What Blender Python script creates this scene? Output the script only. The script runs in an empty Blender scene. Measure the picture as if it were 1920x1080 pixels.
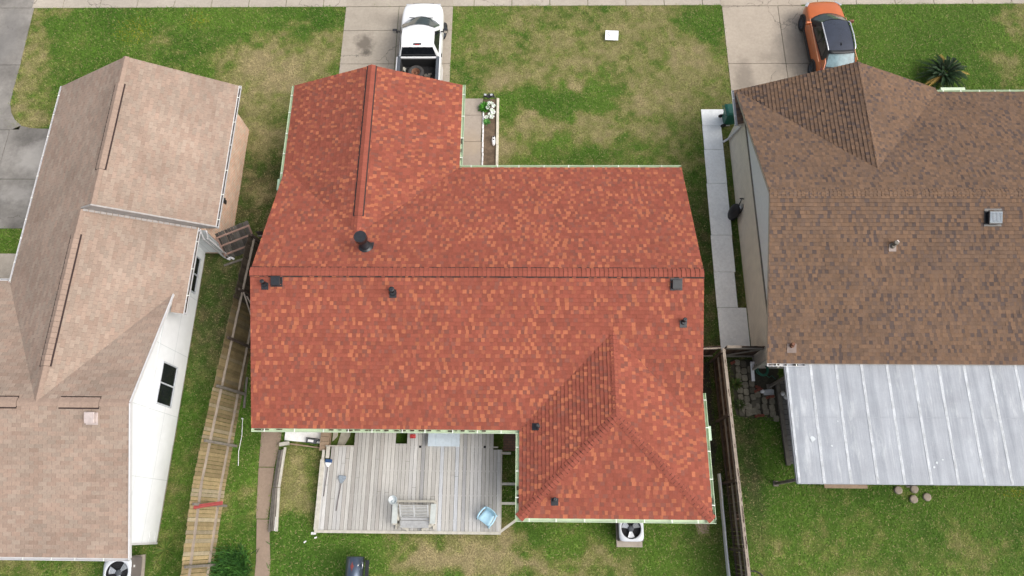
import bpy, bmesh, math, random
import numpy as np
from mathutils import Vector, Matrix
from mathutils import noise as mnoise

S = bpy.context.scene
COL = S.collection
R_ = math.radians

# ------------------------------------------------------------------ camera
CAM_H, F_PX = 27.7, 1300.0
TH, YAW, ROLL = 0.33590, 0.06040, -0.05350
def cam_axes():
    cy, sy = math.cos(YAW), math.sin(YAW)
    r = Vector((cy, sy, 0)); fy = Vector((-sy, cy, 0))
    a = fy * math.sin(TH) + Vector((0, 0, -math.cos(TH)))
    u = fy * math.cos(TH) + Vector((0, 0, math.sin(TH)))
    c, s = math.cos(ROLL), math.sin(ROLL)
    return c * r + s * u, -s * r + c * u, a
AR, AU, AA = cam_axes()
cam = bpy.data.cameras.new('camera'); camo = bpy.data.objects.new('camera', cam)
COL.objects.link(camo)
cam.sensor_width = 36.0; cam.lens = 36.0 * F_PX / 1920.0
cam.clip_start = 0.1; cam.clip_end = 2000
m = Matrix((AR, AU, -AA)).transposed().to_4x4(); m.translation = (0, 0, CAM_H)
camo.matrix_world = m
S.camera = camo

# ------------------------------------------------------------------ light
SUN_DIR = Vector((0.60, -0.16, 0.78)).normalized()
w = bpy.data.worlds.new('World'); S.world = w; w.use_nodes = True
nt = w.node_tree; bg = nt.nodes['Background']
sky = nt.nodes.new('ShaderNodeTexSky'); sky.sky_type = 'NISHITA'; sky.sun_disc = False
sky.sun_elevation = math.asin(SUN_DIR.z); sky.sun_rotation = math.atan2(SUN_DIR.x, SUN_DIR.y)
sky.air_density = 1.0; sky.dust_density = 6.0; sky.ozone_density = 0.6
hs_ = nt.nodes.new('ShaderNodeHueSaturation'); hs_.inputs['Saturation'].default_value = .5     # overcast: a paler sky
nt.links.new(sky.outputs[0], hs_.inputs['Color']); nt.links.new(hs_.outputs[0], bg.inputs[0]); bg.inputs[1].default_value = 0.15
sl = bpy.data.lights.new('sun', 'SUN'); sl.energy = 0.9; sl.angle = R_(60); sl.color = (1.0, 0.97, 0.92)
so = bpy.data.objects.new('sun', sl); COL.objects.link(so); so.location = (20, -5, 40)
so.rotation_euler = SUN_DIR.to_track_quat('Z', 'Y').to_euler()
S.view_settings.view_transform = 'Standard'; S.view_settings.look = 'None'
S.view_settings.exposure = 0.48; S.view_settings.gamma = 1.0

# ------------------------------------------------------------------ helpers
def at(px, py, z=0.0):
    """real-world point at height z that the 1920x1080 photograph shows at (px, py)"""
    d = AR * (px - 960) - AU * (py - 540) + AA * F_PX
    t = (z - CAM_H) / d.z
    return Vector((d.x * t, d.y * t, z))

class MB:
    def __init__(s):
        s.v = []; s.f = []; s.mi = []; s.c = []; s.sm = []
    def add(s, vs, fs, mi=0, c=(1, 1, 1), sm=False):
        o = len(s.v); s.v += [tuple(p) for p in vs]
        for f in fs:
            s.f.append([i + o for i in f]); s.mi.append(mi); s.c.append(c); s.sm.append(sm)
    def poly(s, vs, mi=0, c=(1, 1, 1)):
        s.add(vs, [list(range(len(vs)))], mi, c)
    def box(s, cen, size, rot=None, mi=0, c=(1, 1, 1), taper=1.0):
        hx, hy, hz = size[0] / 2, size[1] / 2, size[2] / 2
        P = [Vector((x * hx * (taper if z > 0 else 1), y * hy * (taper if z > 0 else 1), z * hz)) for z in (-1, 1) for x, y in ((-1, -1), (1, -1), (1, 1), (-1, 1))]
        if rot is not None:
            M = rot if isinstance(rot, Matrix) else Matrix.Rotation(rot, 3, 'Z')
            P = [M @ p for p in P]
        C = Vector(cen)
        s.add([p + C for p in P], [(0, 3, 2, 1), (4, 5, 6, 7), (0, 1, 5, 4), (1, 2, 6, 5), (2, 3, 7, 6), (3, 0, 4, 7)], mi, c)
    def bar(s, a, b, wd, ht, up=(0, 0, 1), mi=0, c=(1, 1, 1)):
        a = Vector(a); b = Vector(b); d = b - a; L = d.length; d.normalize()
        u = Vector(up); sd = d.cross(u)
        if sd.length < 1e-4: sd = d.cross(Vector((1, 0, 0)))
        sd.normalize(); u = sd.cross(d)
        M = Matrix((sd, d, u)).transposed()
        s.box((a + b) / 2, (wd, L, ht), M, mi, c)
    def prism(s, pts, z0, z1, mi=0, c=(1, 1, 1)):
        n = len(pts)
        ar = sum(pts[i][0] * pts[(i + 1) % n][1] - pts[(i + 1) % n][0] * pts[i][1] for i in range(n))
        if ar < 0: pts = pts[::-1]
        vs = [(p[0], p[1], z0) for p in pts] + [(p[0], p[1], z1) for p in pts]
        fs = [list(range(n))[::-1], list(range(n, 2 * n))] + [(i, (i + 1) % n, n + (i + 1) % n, n + i) for i in range(n)]
        s.add(vs, fs, mi, c)
    def tube(s, path, r, n=8, mi=0, c=(1, 1, 1), closed=False):
        path = [Vector(p) for p in path]; k = len(path)
        rs = r if isinstance(r, (list, tuple)) else [r] * k
        rings = []
        for i, p in enumerate(path):
            if closed: d = path[(i + 1) % k] - path[i - 1]
            else: d = path[min(i + 1, k - 1)] - path[max(i - 1, 0)]
            d.normalize()
            a = d.cross(Vector((0, 0, 1)))
            if a.length < 1e-3: a = d.cross(Vector((1, 0, 0)))
            a.normalize(); b = a.cross(d)
            rings.append([p + (a * math.cos(t) + b * math.sin(t)) * rs[i] for t in [2 * math.pi * j / n for j in range(n)]])
        vs = [q for ring in rings for q in ring]; fs = []
        for i in range(k if closed else k - 1):
            i2 = (i + 1) % k
            for j in range(n):
                fs.append((i * n + j, i * n + (j + 1) % n, i2 * n + (j + 1) % n, i2 * n + j))
        s.add(vs, fs, mi, c, True)
        if not closed:
            s.add(rings[0], [list(range(n))], mi, c); s.add(rings[-1], [list(range(n))[::-1]], mi, c)
    def lathe(s, prof, cen=(0, 0, 0), n=20, M=None, mi=0, c=(1, 1, 1), caps=True):
        vs = []; fs = []; C = Vector(cen)
        for r, z in prof:
            for j in range(n):
                p = Vector((r * math.cos(2 * math.pi * j / n), r * math.sin(2 * math.pi * j / n), z))
                vs.append((M @ p if M is not None else p) + C)
        for i in range(len(prof) - 1):
            for j in range(n):
                fs.append((i * n + j, i * n + (j + 1) % n, (i + 1) * n + (j + 1) % n, (i + 1) * n + j))
        s.add(vs, fs, mi, c, True)
        k = len(prof) - 1
        if not caps: return
        if prof[k][0] > 1e-4: s.add(vs[k * n:], [list(range(n))], mi, c)
        if prof[0][0] > 1e-4: s.add(vs[:n], [list(range(n))[::-1]], mi, c)
    def loft(s, rings, mi=0, c=(1, 1, 1), caps=True, closed=True):
        n = len(rings[0]); vs = [p for r in rings for p in r]; fs = []
        for i in range(len(rings) - 1):
            for j in range(n if closed else n - 1):
                fs.append((i * n + j, i * n + (j + 1) % n, (i + 1) * n + (j + 1) % n, (i + 1) * n + j))
        s.add(vs, fs, mi, c, True)
        if caps:
            s.add(rings[0], [list(range(n))[::-1]], mi, c, True); s.add(rings[-1], [list(range(n))], mi, c, True)
    def build(s, name, mats, parent=None, bevel=0, subsurf=0, color=False, merge=False, loc=None):
        me = bpy.data.meshes.new(name); me.from_pydata(s.v, [], s.f)
        if not isinstance(mats, (list, tuple)): mats = [mats]
        for mm in mats: me.materials.append(mm)
        me.polygons.foreach_set('material_index', s.mi)
        me.polygons.foreach_set('use_smooth', s.sm)
        if color:
            at_ = me.attributes.new('Col', 'FLOAT_COLOR', 'FACE')
            at_.data.foreach_set('color', np.array([(*c, 1) for c in s.c], np.float32).ravel())
        if merge:
            bm = bmesh.new(); bm.from_mesh(me)
            bmesh.ops.remove_doubles(bm, verts=bm.verts, dist=1e-4)
            bmesh.ops.recalc_face_normals(bm, faces=bm.faces)
            bm.to_mesh(me); bm.free()
        me.update()
        o = bpy.data.objects.new(name, me); COL.objects.link(o)
        if parent is not None: o.parent = parent
        if loc is not None: o.location = loc
        if bevel:
            b = o.modifiers.new('bevel', 'BEVEL'); b.width = bevel; b.segments = 2; b.limit_method = 'ANGLE'
        if subsurf:
            b = o.modifiers.new('subsurf', 'SUBSURF'); b.levels = subsurf; b.render_levels = subsurf
        return o

def tag(o, label=None, cat=None, group=None, kind=None):
    if label: o['label'] = label
    if cat: o['category'] = cat
    if group: o['group'] = group
    if kind: o['kind'] = kind
    return o
def thing(name, label, cat, loc=(0, 0, 0), rz=0, group=None):
    o = bpy.data.objects.new(name, None); COL.objects.link(o)
    o.empty_display_size = 0.2; o.location = loc; o.rotation_euler = (0, 0, rz)
    return tag(o, label, cat, group)
def copy_tree(o, parent=None):
    c = o.copy(); COL.objects.link(c); c.parent = parent
    for ch in list(o.children): copy_tree(ch, c)
    return c

# ------------------------------------------------------------------ materials
def nodes(name):
    mt = bpy.data.materials.new(name); mt.use_nodes = True
    return mt, mt.node_tree, mt.node_tree.nodes['Principled BSDF']
def N(t, kind, **kw):
    n = t.nodes.new(kind)
    for k, v in kw.items(): setattr(n, k, v)
    return n
def worldpos(t): return N(t, 'ShaderNodeNewGeometry').outputs['Position']
def noise_fac(t, vec, scale, detail=4, rough=.6):
    n = N(t, 'ShaderNodeTexNoise'); n.inputs['Scale'].default_value = scale
    n.inputs['Detail'].default_value = detail; n.inputs['Roughness'].default_value = rough
    t.links.new(vec, n.inputs['Vector']); return n.outputs['Fac']
def mulcol(t, a, fac, lo, hi):
    """colour a times a map of fac from lo to hi"""
    mr = N(t, 'ShaderNodeMapRange'); mr.inputs[1].default_value = .25; mr.inputs[2].default_value = .75
    mr.inputs[3].default_value = lo; mr.inputs[4].default_value = hi
    t.links.new(fac, mr.inputs[0])
    mx = N(t, 'ShaderNodeVectorMath', operation='SCALE')
    if isinstance(a, tuple): mx.inputs[0].default_value = a
    else: t.links.new(a, mx.inputs[0])
    t.links.new(mr.outputs[0], mx.inputs['Scale']); return mx.outputs[0]
def mixcol(t, fac, a, b):
    mx = N(t, 'ShaderNodeMix', data_type='RGBA')
    for sock, val in ((mx.inputs[0], fac), (mx.inputs[6], a), (mx.inputs[7], b)):
        if isinstance(val, tuple): sock.default_value = (*val, 1)
        elif isinstance(val, float): sock.default_value = val
        else: t.links.new(val, sock)
    return mx.outputs[2]
def bump(t, b, h, strength=.3, dist=.02):
    bp = N(t, 'ShaderNodeBump'); bp.inputs['Strength'].default_value = strength; bp.inputs['Distance'].default_value = dist
    t.links.new(h, bp.inputs['Height']); t.links.new(bp.outputs[0], b.inputs['Normal'])
def mat(name, col, rough=.7, var=.18, scale=6.0, metal=0.0, bmp=0.0, coat=0.0, stretch=None, spec=.5, var2=0.0):
    mt, t, b = nodes(name)
    vec = worldpos(t)
    if stretch:
        mp = N(t, 'ShaderNodeMapping'); mp.inputs['Scale'].default_value = stretch
        t.links.new(vec, mp.inputs['Vector']); vec = mp.outputs[0]
    f = noise_fac(t, vec, scale)
    c = mulcol(t, col, f, 1 - var, 1 + var)
    if var2:
        c = mulcol(t, c, noise_fac(t, vec, scale * 7), 1 - var2, 1 + var2)
    t.links.new(c, b.inputs['Base Color'])
    b.inputs['Roughness'].default_value = rough; b.inputs['Metallic'].default_value = metal
    b.inputs['Specular IOR Level'].default_value = spec
    if coat: b.inputs['Coat Weight'].default_value = coat; b.inputs['Coat Roughness'].default_value = .08
    if bmp: bump(t, b, noise_fac(t, vec, scale * 5), bmp)
    return mt
def facemat(name, rough=.9, scale=14.0, var=.15, fine=60.0, finevar=.2, blotch=0.0, spec=.2, stretch=None):
    """colours carried by the mesh faces, broken up by noise"""
    mt, t, b = nodes(name)
    a = N(t, 'ShaderNodeAttribute', attribute_name='Col')
    vec = worldpos(t)
    if stretch:
        mp = N(t, 'ShaderNodeMapping'); mp.inputs['Scale'].default_value = stretch
        t.links.new(vec, mp.inputs['Vector']); vec = mp.outputs[0]
    c = mulcol(t, a.outputs['Color'], noise_fac(t, vec, scale), 1 - var, 1 + var)
    c = mulcol(t, c, noise_fac(t, vec, fine, 3), 1 - finevar, 1 + finevar)
    if blotch: c = mulcol(t, c, noise_fac(t, vec, .5, 5), 1 - blotch, 1 + blotch)
    t.links.new(c, b.inputs['Base Color']); b.inputs['Roughness'].default_value = rough
    b.inputs['Specular IOR Level'].default_value = spec
    bump(t, b, noise_fac(t, vec, fine, 3), .25, .01)
    return mt
def concrete(name, col, stains=(), dark=.25, crack=True):
    mt, t, b = nodes(name)
    vec = worldpos(t)
    c = mulcol(t, col, noise_fac(t, vec, .55, 6, .65), 1 - dark, 1 + dark)
    c = mulcol(t, c, noise_fac(t, vec, 9, 5), .9, 1.1)
    c = mulcol(t, c, noise_fac(t, vec, 55, 3), .9, 1.1)
    if crack:
        vo = N(t, 'ShaderNodeTexVoronoi', feature='DISTANCE_TO_EDGE'); vo.inputs['Scale'].default_value = .28
        nn = N(t, 'ShaderNodeTexNoise'); nn.inputs['Scale'].default_value = 1.6; nn.inputs['Detail'].default_value = 5
        t.links.new(vec, nn.inputs['Vector'])
        ad = N(t, 'ShaderNodeVectorMath', operation='MULTIPLY_ADD'); ad.inputs[1].default_value = (.9, .9, .9)
        t.links.new(nn.outputs['Color'], ad.inputs[0]); t.links.new(vec, ad.inputs[2]); t.links.new(ad.outputs[0], vo.inputs['Vector'])
        lt = N(t, 'ShaderNodeMath', operation='LESS_THAN'); lt.inputs[1].default_value = .004
        t.links.new(vo.outputs['Distance'], lt.inputs[0])
        gate = N(t, 'ShaderNodeMath', operation='GREATER_THAN'); gate.inputs[1].default_value = .53
        t.links.new(noise_fac(t, vec, .3, 2), gate.inputs[0])
        pr = N(t, 'ShaderNodeMath', operation='MULTIPLY'); t.links.new(lt.outputs[0], pr.inputs[0]); t.links.new(gate.outputs[0], pr.inputs[1])
        sc = N(t, 'ShaderNodeMath', operation='MULTIPLY'); sc.inputs[1].default_value = .55; t.links.new(pr.outputs[0], sc.inputs[0])
        c = mixcol(t, sc.outputs[0], c, (.09, .08, .07))
    for (x, y, rx, ry, k, sc_) in stains:       # oil and dirt stains with shapes of their own
        mp = N(t, 'ShaderNodeMapping', vector_type='TEXTURE'); mp.inputs['Location'].default_value = (x, y, 0); mp.inputs['Scale'].default_value = (rx, ry, 100)
        t.links.new(vec, mp.inputs['Vector'])
        ln = N(t, 'ShaderNodeVectorMath', operation='LENGTH'); t.links.new(mp.outputs[0], ln.inputs[0])
        ad = N(t, 'ShaderNodeMath', operation='ADD'); t.links.new(ln.outputs['Value'], ad.inputs[0])
        nz = N(t, 'ShaderNodeMath', operation='MULTIPLY_ADD'); nz.inputs[1].default_value = 2.2; nz.inputs[2].default_value = -1.1
        t.links.new(noise_fac(t, vec, 1.6 / max(rx, ry), 6, .65), nz.inputs[0]); t.links.new(nz.outputs[0], ad.inputs[1])
        mr = N(t, 'ShaderNodeMapRange'); mr.inputs[1].default_value = 1.35; mr.inputs[2].default_value = .45; mr.inputs[3].default_value = 0; mr.inputs[4].default_value = k
        t.links.new(ad.outputs[0], mr.inputs[0])
        c = mixcol(t, mr.outputs[0], c, sc_)
    t.links.new(c, b.inputs['Base Color']); b.inputs['Roughness'].default_value = .9; b.inputs['Specular IOR Level'].default_value = .2
    bump(t, b, noise_fac(t, vec, 40, 4), .15, .01)
    return mt
def brickmat(name, c1, c2, mortar, bw=.2, bh=.075, ms=.012, axis='x', offset=.5, var=.2):
    mt, t, b = nodes(name)
    sp = N(t, 'ShaderNodeSeparateXYZ'); t.links.new(worldpos(t), sp.inputs[0])
    cb = N(t, 'ShaderNodeCombineXYZ')
    if axis == 'sum':
        s_ = N(t, 'ShaderNodeMath', operation='ADD'); t.links.new(sp.outputs['X'], s_.inputs[0]); t.links.new(sp.outputs['Y'], s_.inputs[1])
        t.links.new(s_.outputs[0], cb.inputs['X'])
        t.links.new(sp.outputs['Z'], cb.inputs['Y'])
    elif axis == 'flat':
        t.links.new(sp.outputs['X'], cb.inputs['X']); t.links.new(sp.outputs['Y'], cb.inputs['Y'])
    br = N(t, 'ShaderNodeTexBrick'); br.offset = offset
    br.inputs['Color1'].default_value = (*c1, 1); br.inputs['Color2'].default_value = (*c2, 1); br.inputs['Mortar'].default_value = (*mortar, 1)
    br.inputs['Scale'].default_value = 1; br.inputs['Mortar Size'].default_value = ms; br.inputs['Brick Width'].default_value = bw; br.inputs['Row Height'].default_value = bh
    t.links.new(cb.outputs[0], br.inputs['Vector'])
    c = mulcol(t, br.outputs['Color'], noise_fac(t, worldpos(t), 2.5, 5), 1 - var, 1 + var)
    t.links.new(c, b.inputs['Base Color']); b.inputs['Roughness'].default_value = .85
    return mt

M = {}
M['shingle_red'] = facemat('red_shingles', finevar=.18, var=.1, blotch=.07)
M['shingle_tan'] = facemat('tan_shingles', finevar=.12, var=.12, blotch=.12)
M['shingle_brown'] = facemat('brown_shingles', finevar=.18, var=.12, blotch=.10)
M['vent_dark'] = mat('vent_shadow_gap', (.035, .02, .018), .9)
M['cap_dark'] = mat('cap_lap_shadow', (.055, .024, .018), .9)  # strip colour in the cap gaps, painted shadow lines of the laps
M['gutter_green'] = mat('pale_green_gutter', (.50, .60, .43), .45, .12, 3, var2=.05)
M['gutter_green2'] = mat('green_gutter_outside', (.40, .53, .38), .45, .1, 3)
M['gutter_white'] = mat('white_gutter', (.62, .62, .63), .4, .06, 3)
M['gutter_dirt'] = mat('gutter_dirt', (.06, .045, .03), .95, .5, 12)
M['strap'] = mat('gutter_strap', (.80, .82, .76), .4)
M['fascia'] = mat('fascia_paint', (.52, .58, .44), .6)
M['fascia_white'] = mat('white_fascia', (.75, .75, .75), .6)
M['fascia_tan'] = mat('tan_fascia', (.45, .40, .33), .6)
M['white_siding'] = brickmat('white_siding_panels', (.82, .85, .87), (.84, .86, .88), (.62, .66, .68), 2.44, 1.22, .012, 'sum', .0, .05)
M['white_paint'] = mat('white_paint', (.78, .78, .78), .5, .06)
M['brick_orange'] = brickmat('orange_brick', (.66, .33, .20), (.60, .43, .31), (.72, .62, .52), .2, .075, .012, 'sum')
M['brick_beige'] = brickmat('beige_brick', (.78, .72, .62), (.72, .67, .58), (.60, .55, .48), .2, .075, .010, 'sum', .5, .1)
M['brick_tan'] = brickmat('tan_brick', (.42, .30, .22), (.36, .25, .18), (.4, .36, .3), .2, .075, .012, 'sum')
M['gable_white'] = mat('grey_white_gable', (.74, .76, .77), .6, .05)
M['black_metal'] = mat('black_metal', (.018, .02, .024), .38, .3, 10)
M['black_plastic'] = mat('black_plastic', (.02, .02, .022), .5)
M['rubber'] = mat('black_rubber', (.022, .022, .023), .85)
M['glass_dark'] = mat('dark_glass', (.012, .014, .018), .08, .2, 3)
M['glass_shield'] = mat('windshield_glass', (.05, .075, .08), .05, .3, 4, coat=.5)
M['glass_blue'] = mat('rear_glass', (.16, .25, .28), .12, .35, 5, coat=.4)
M['white_car'] = mat('white_car_paint', (.78, .79, .80), .3, .03, coat=.6)
M['orange_car'] = mat('orange_car_paint', (.46, .105, .016), .3, .08, 3, coat=.7)
M['navy_roof'] = mat('glossy_dark_roof', (.022, .028, .045), .18, .2, 4, coat=.6)
M['chrome'] = mat('chrome', (.75, .76, .78), .2, .05, metal=1.0)
M['louvre'] = mat('louvre_grey', (.30, .36, .42), .5, .1, 8)
M['silver'] = mat('silver_rail', (.78, .79, .82), .25, .05, metal=.6)
M['lamp_red'] = mat('tail_lamp_red', (.30, .012, .015), .15, .2, 20, coat=.8)
M['headlamp'] = mat('headlamp_clear', (.45, .47, .5), .15, .15, 20, coat=.8)
M['bed_liner'] = mat('bed_liner', (.014, .014, .015), .8, .3, 8)
M['rail_grey'] = mat('dark_grey_plastic', (.07, .08, .095), .6)
M['rust'] = mat('rusty_steel', (.16, .07, .04), .85, .5, 14)
M['wood_grey'] = facemat('weathered_grey_deck', .85, 5, .14, 30, .14, .12, stretch=(6, .5, 1))
M['wood_fence'] = facemat('weathered_fence_boards', .88, 5, .2, 30, .2, .15)
M['wood_rail'] = mat('grey_brown_timber', (.28, .235, .19), .85, .25, 4, bmp=.3)
M['wood_rail_pink'] = mat('pinkish_gate_timber', (.34, .22, .18), .85, .2, 5)
M['wood_dark'] = mat('dark_timber', (.075, .055, .042), .9, .3, 5, bmp=.3)  # darker timber: gate-end posts, low rail, right fence posts, palm trunk
M['wood_darkgrey'] = mat('grey_weathered_timber', (.165, .148, .125), .9, .3, 6, bmp=.3)
M['wood_pale'] = mat('pale_grey_timber', (.46, .44, .38), .85, .2, 6, var2=.12)
M['bench_grey'] = mat('bench_grey_timber', (.33, .335, .335), .8, .2, 9)
M['bench_back'] = mat('bench_back_timber', (.42, .43, .43), .8, .2, 9)
M['bench_arm'] = mat('bench_arm_timber', (.43, .46, .44), .8, .15, 6)
M['wood_brown'] = mat('brown_step_timber', (.30, .22, .15), .85, .25, 6)
M['red_board'] = mat('red_painted_board', (.30, .05, .045), .75, .25, 8)
M['blue_plastic'] = mat('pale_blue_plastic', (.42, .66, .78), .4, .06, 8)
M['navy_brush'] = mat('navy_bristles', (.02, .06, .16), .85, .3, 30)
M['grey_brush'] = mat('grey_mop_head', (.22, .26, .30), .85, .3, 30)
M['handle'] = mat('dark_handle', (.10, .08, .08), .6)
M['bluegrey_sheet'] = mat('blue_grey_sheet', (.48, .56, .62), .55, .12, 5)
M['galv'] = mat('galvanised_metal', (.52, .57, .58), .45, .2, 10, metal=.3)
M['ac_grey'] = mat('condenser_grey', (.55, .58, .62), .45, .06, 8)
M['ac_dark'] = mat('condenser_louvre', (.17, .15, .14), .6, .15, 20, stretch=(1, 1, 12))
M['ac_black'] = mat('condenser_inside', (.012, .012, .016), .8)
M['ac_blade'] = mat('fan_blade', (.45, .48, .52), .4, .15, 9, metal=.3)
M['green_bin'] = mat('green_bin_plastic', (.008, .105, .075), .45, .15, 8)
M['green_hose'] = mat('green_hose', (.015, .14, .09), .5)
M['black_cloth'] = mat('black_cover', (.010, .010, .014), .6, .4, 9)
M['sign_white'] = mat('sign_white', (.82, .84, .88), .5, .03)
M['sign_grey'] = mat('sign_grey_ink', (.25, .29, .36), .6)
M['white_petal'] = mat('white_leaf', (.75, .80, .72), .6, .15, 30)
M['leaf_green'] = facemat('green_leaf', .6, 6, .3, 40, .2)
M['soil'] = mat('bed_soil', (.12, .085, .055), .95, .5, 5, bmp=.6, var2=.35)
M['stone_pale'] = mat('pale_edging_stone', (.58, .54, .44), .85, .2, 7, bmp=.2)
M['flag'] = mat('flagstone', (.36, .34, .28), .9, .2, 4, bmp=.3)
M['paver'] = facemat('rough_pavers', .9, 8, .3, 40, .25)
M['stump'] = mat('cut_stump_wood', (.27, .23, .18), .9, .2, 16)
M['patio_sheet'] = None
M['conc_drive'] = concrete('driveway_concrete', (.35, .31, .255), stains=[(-7.86, 22.15, .42, .55, .75, (.10, .085, .07)), (-7.72, 21.62, .22, .2, .8, (.09, .08, .065)), (-6.8, 23.6, 1.0, .35, .25, (.2, .17, .14)), (-4.9, 20.5, .9, 1.5, .25, (.16, .14, .12))], dark=.14)
M['conc_right'] = concrete('right_driveway_concrete', (.37, .32, .26), stains=[(10.2, 20.1, .45, 1.0, .6, (.17, .145, .12)), (12.6, 21.5, .8, 1.6, .6, (.19, .17, .145)), (11.3, 21.3, .3, .25, .3, (.2, .17, .14))], dark=.12)
M['conc_old'] = concrete('old_dark_concrete', (.215, .203, .185), stains=[(-22.6, 15.9, .9, .7, .55, (.42, .40, .37)), (-25.2, 16.2, .8, 1.6, .4, (.40, .38, .36)), (-24.2, 13.6, .9, .7, .5, (.12, .115, .11)), (-25.5, 22.5, .7, 1.7, .5, (.17, .165, .16)), (-22.9, 14.0, .8, .5, .4, (.46, .44, .41))], dark=.5)
M['conc_walk'] = concrete('sidewalk_concrete', (.38, .34, .285), dark=.14)
M['conc_white'] = concrete('pale_walkway_concrete', (.86, .875, .86), dark=.08, crack=False)
M['conc_brown'] = concrete('brown_path_concrete', (.27, .205, .155), dark=.15, crack=False)
M['conc_porch'] = concrete('porch_concrete', (.33, .285, .24), dark=.15, crack=False, stains=[(-2.5, 16.6, .5, .6, .5, (.38, .31, .23))])
M['conc_pad'] = concrete('pad_concrete', (.36, .32, .27), dark=.2, crack=False)

# ------------------------------------------------------------------ lawn colour
def vnoise(x, y, sc, seed):
    r = np.random.RandomState(seed); G = r.rand(128, 128)
    u = x / sc + 40; v = y / sc + 40
    i = np.floor(u).astype(int); j = np.floor(v).astype(int); fu = u - i; fv = v - j
    fu = fu * fu * (3 - 2 * fu); fv = fv * fv * (3 - 2 * fv)
    g = lambda a, b: G[a % 128, b % 128]
    return (g(i, j) * (1 - fu) + g(i + 1, j) * fu) * (1 - fv) + (g(i, j + 1) * (1 - fu) + g(i + 1, j + 1) * fu) * fv
# (pixel x, pixel y, radius x, radius y in metres, weight): + dry tan turf, - lush turf
BLOBS = [(550, 118, 2.4, 1.3, .75), (470, 160, 1.7, 1.5, .45), (60, 80, .6, 2.2, .5), (45, 175, .7, 1.2, .45), (60, 215, .9, .8, .35),
         (300, 70, 1.0, .8, .30), (110, 20, .8, .5, .35), (180, 60, 2.5, 1.4, -.35), (330, 35, 3.5, .8, -.25), (430, 75, 2.2, 1.2, -.15), (590, 30, 2.6, 1.2, -.2),
         (100, 160, 1.2, 1.2, .2), (480, 300, 1.2, 3.5, .30), (500, 230, 1.2, 1.2, .15),
         (930, 60, 1.6, 1.2, .15), (870, 60, .6, 1.6, -.2), (970, 150, .9, .9, .55), (1065, 95, 1.1, .9, .35), (1040, 115, 2.0, .9, .15), (1075, 155, .5, .4, .7),
         (1040, 190, 2.2, .8, -.42), (1110, 170, 1.4, .8, -.35), (950, 200, 1.2, .7, -.3), (1010, 225, 1.4, .5, .45), (970, 285, .9, .7, .55), (1120, 245, 1.9, .5, .4),
         (1060, 290, 1.6, .7, -.35), (1150, 290, 1.2, .6, -.3), (1230, 190, 1.6, 1.1, .45), (1190, 200, .9, .6, .25), (1300, 110, 1.6, 1.3, .45), (1180, 130, 1.8, 1.4, .22), (1340, 40, 1.0, 1.1, -.6),
         (1280, 270, 1.4, .8, .15), (1260, 255, .8, .5, -.35), (1180, 60, 2.6, 1.2, .25), (1000, 30, 1.2, .5, .35),
         (1700, 60, 4.5, 2.5, -.65), (1905, 45, .9, 1.0, .6), (1880, 130, .7, 1.0, .55), (1850, 90, 1.5, 2.0, -.1),
         (415, 600, 1.0, 5.0, .12), (460, 820, 1.2, 2.2, -.45), (455, 920, .7, 1.3, .40), (410, 930, .5, 1.0, -.1), (440, 1010, 1.0, 1.0, -.2),
         (565, 890, .75, 1.2, .55), (560, 845, .7, .4, .1), (585, 900, .2, 1.2, -.2), (560, 970, .6, .5, .25), (600, 1035, 2.2, .7, -.5), (700, 1020, 1.0, .4, -.35), (550, 1020, .5, .5, .1),
         (800, 1035, 1.5, .6, .70), (900, 1060, 2.2, .5, .75), (1010, 1040, 1.6, .4, .5), (1000, 1000, 1.8, .35, -.25), (1120, 1060, 1.3, .5, .35), (1230, 1050, 1.5, .8, -.1), (1310, 1030, .7, 1.0, -.1),
         (1420, 850, 1.2, 2.2, -.35), (1540, 990, 1.6, .7, .14), (1470, 1060, 1.4, .8, .14), (1650, 1000, 2.0, 1.0, -.15), (1800, 950, 3.0, 1.2, -.25), (1850, 1050, 2.0, .8, .1), (1450, 950, 1.0, .7, -.2), (100, 1070, 2.2, .4, .1), (20, 470, .8, 1.2, -.2)]
BL = [(at(a, b).x, at(a, b).y, rx, ry, k) for a, b, rx, ry, k in BLOBS]
def dryness(x, y):
    wx = x + (vnoise(x, y, .9, 1) - .5) * 1.5 + (vnoise(x, y, .35, 11) - .5) * .6; wy = y + (vnoise(x, y, .9, 2) - .5) * 1.5 + (vnoise(x, y, .35, 12) - .5) * .6
    d = .155 + 0 * x
    d = d + np.where((x > -3.6) & (x < 9.6) & (y > 13.5), .15, 0) + np.where((y < 2) & (x < 8), .03, 0)
    for bx, by, rx, ry, k in BL:
        d = d + k * np.exp(-(((wx - bx) / rx) ** 2 + ((wy - by) / ry) ** 2) * .9)
    d = d + (vnoise(x, y, 1.3, 3) - .5) * .30 + (vnoise(x, y, .35, 4) - .5) * .45 + (vnoise(x, y, .13, 7) - .5) * .40
    return np.clip(d, 0, 1)
GREEN0, GREEN1, TAN0 = np.array([.058, .130, .015]), np.array([.112, .200, .027]), np.array([.33, .275, .14])
OLIVE = np.array([.185, .205, .055])
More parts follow.
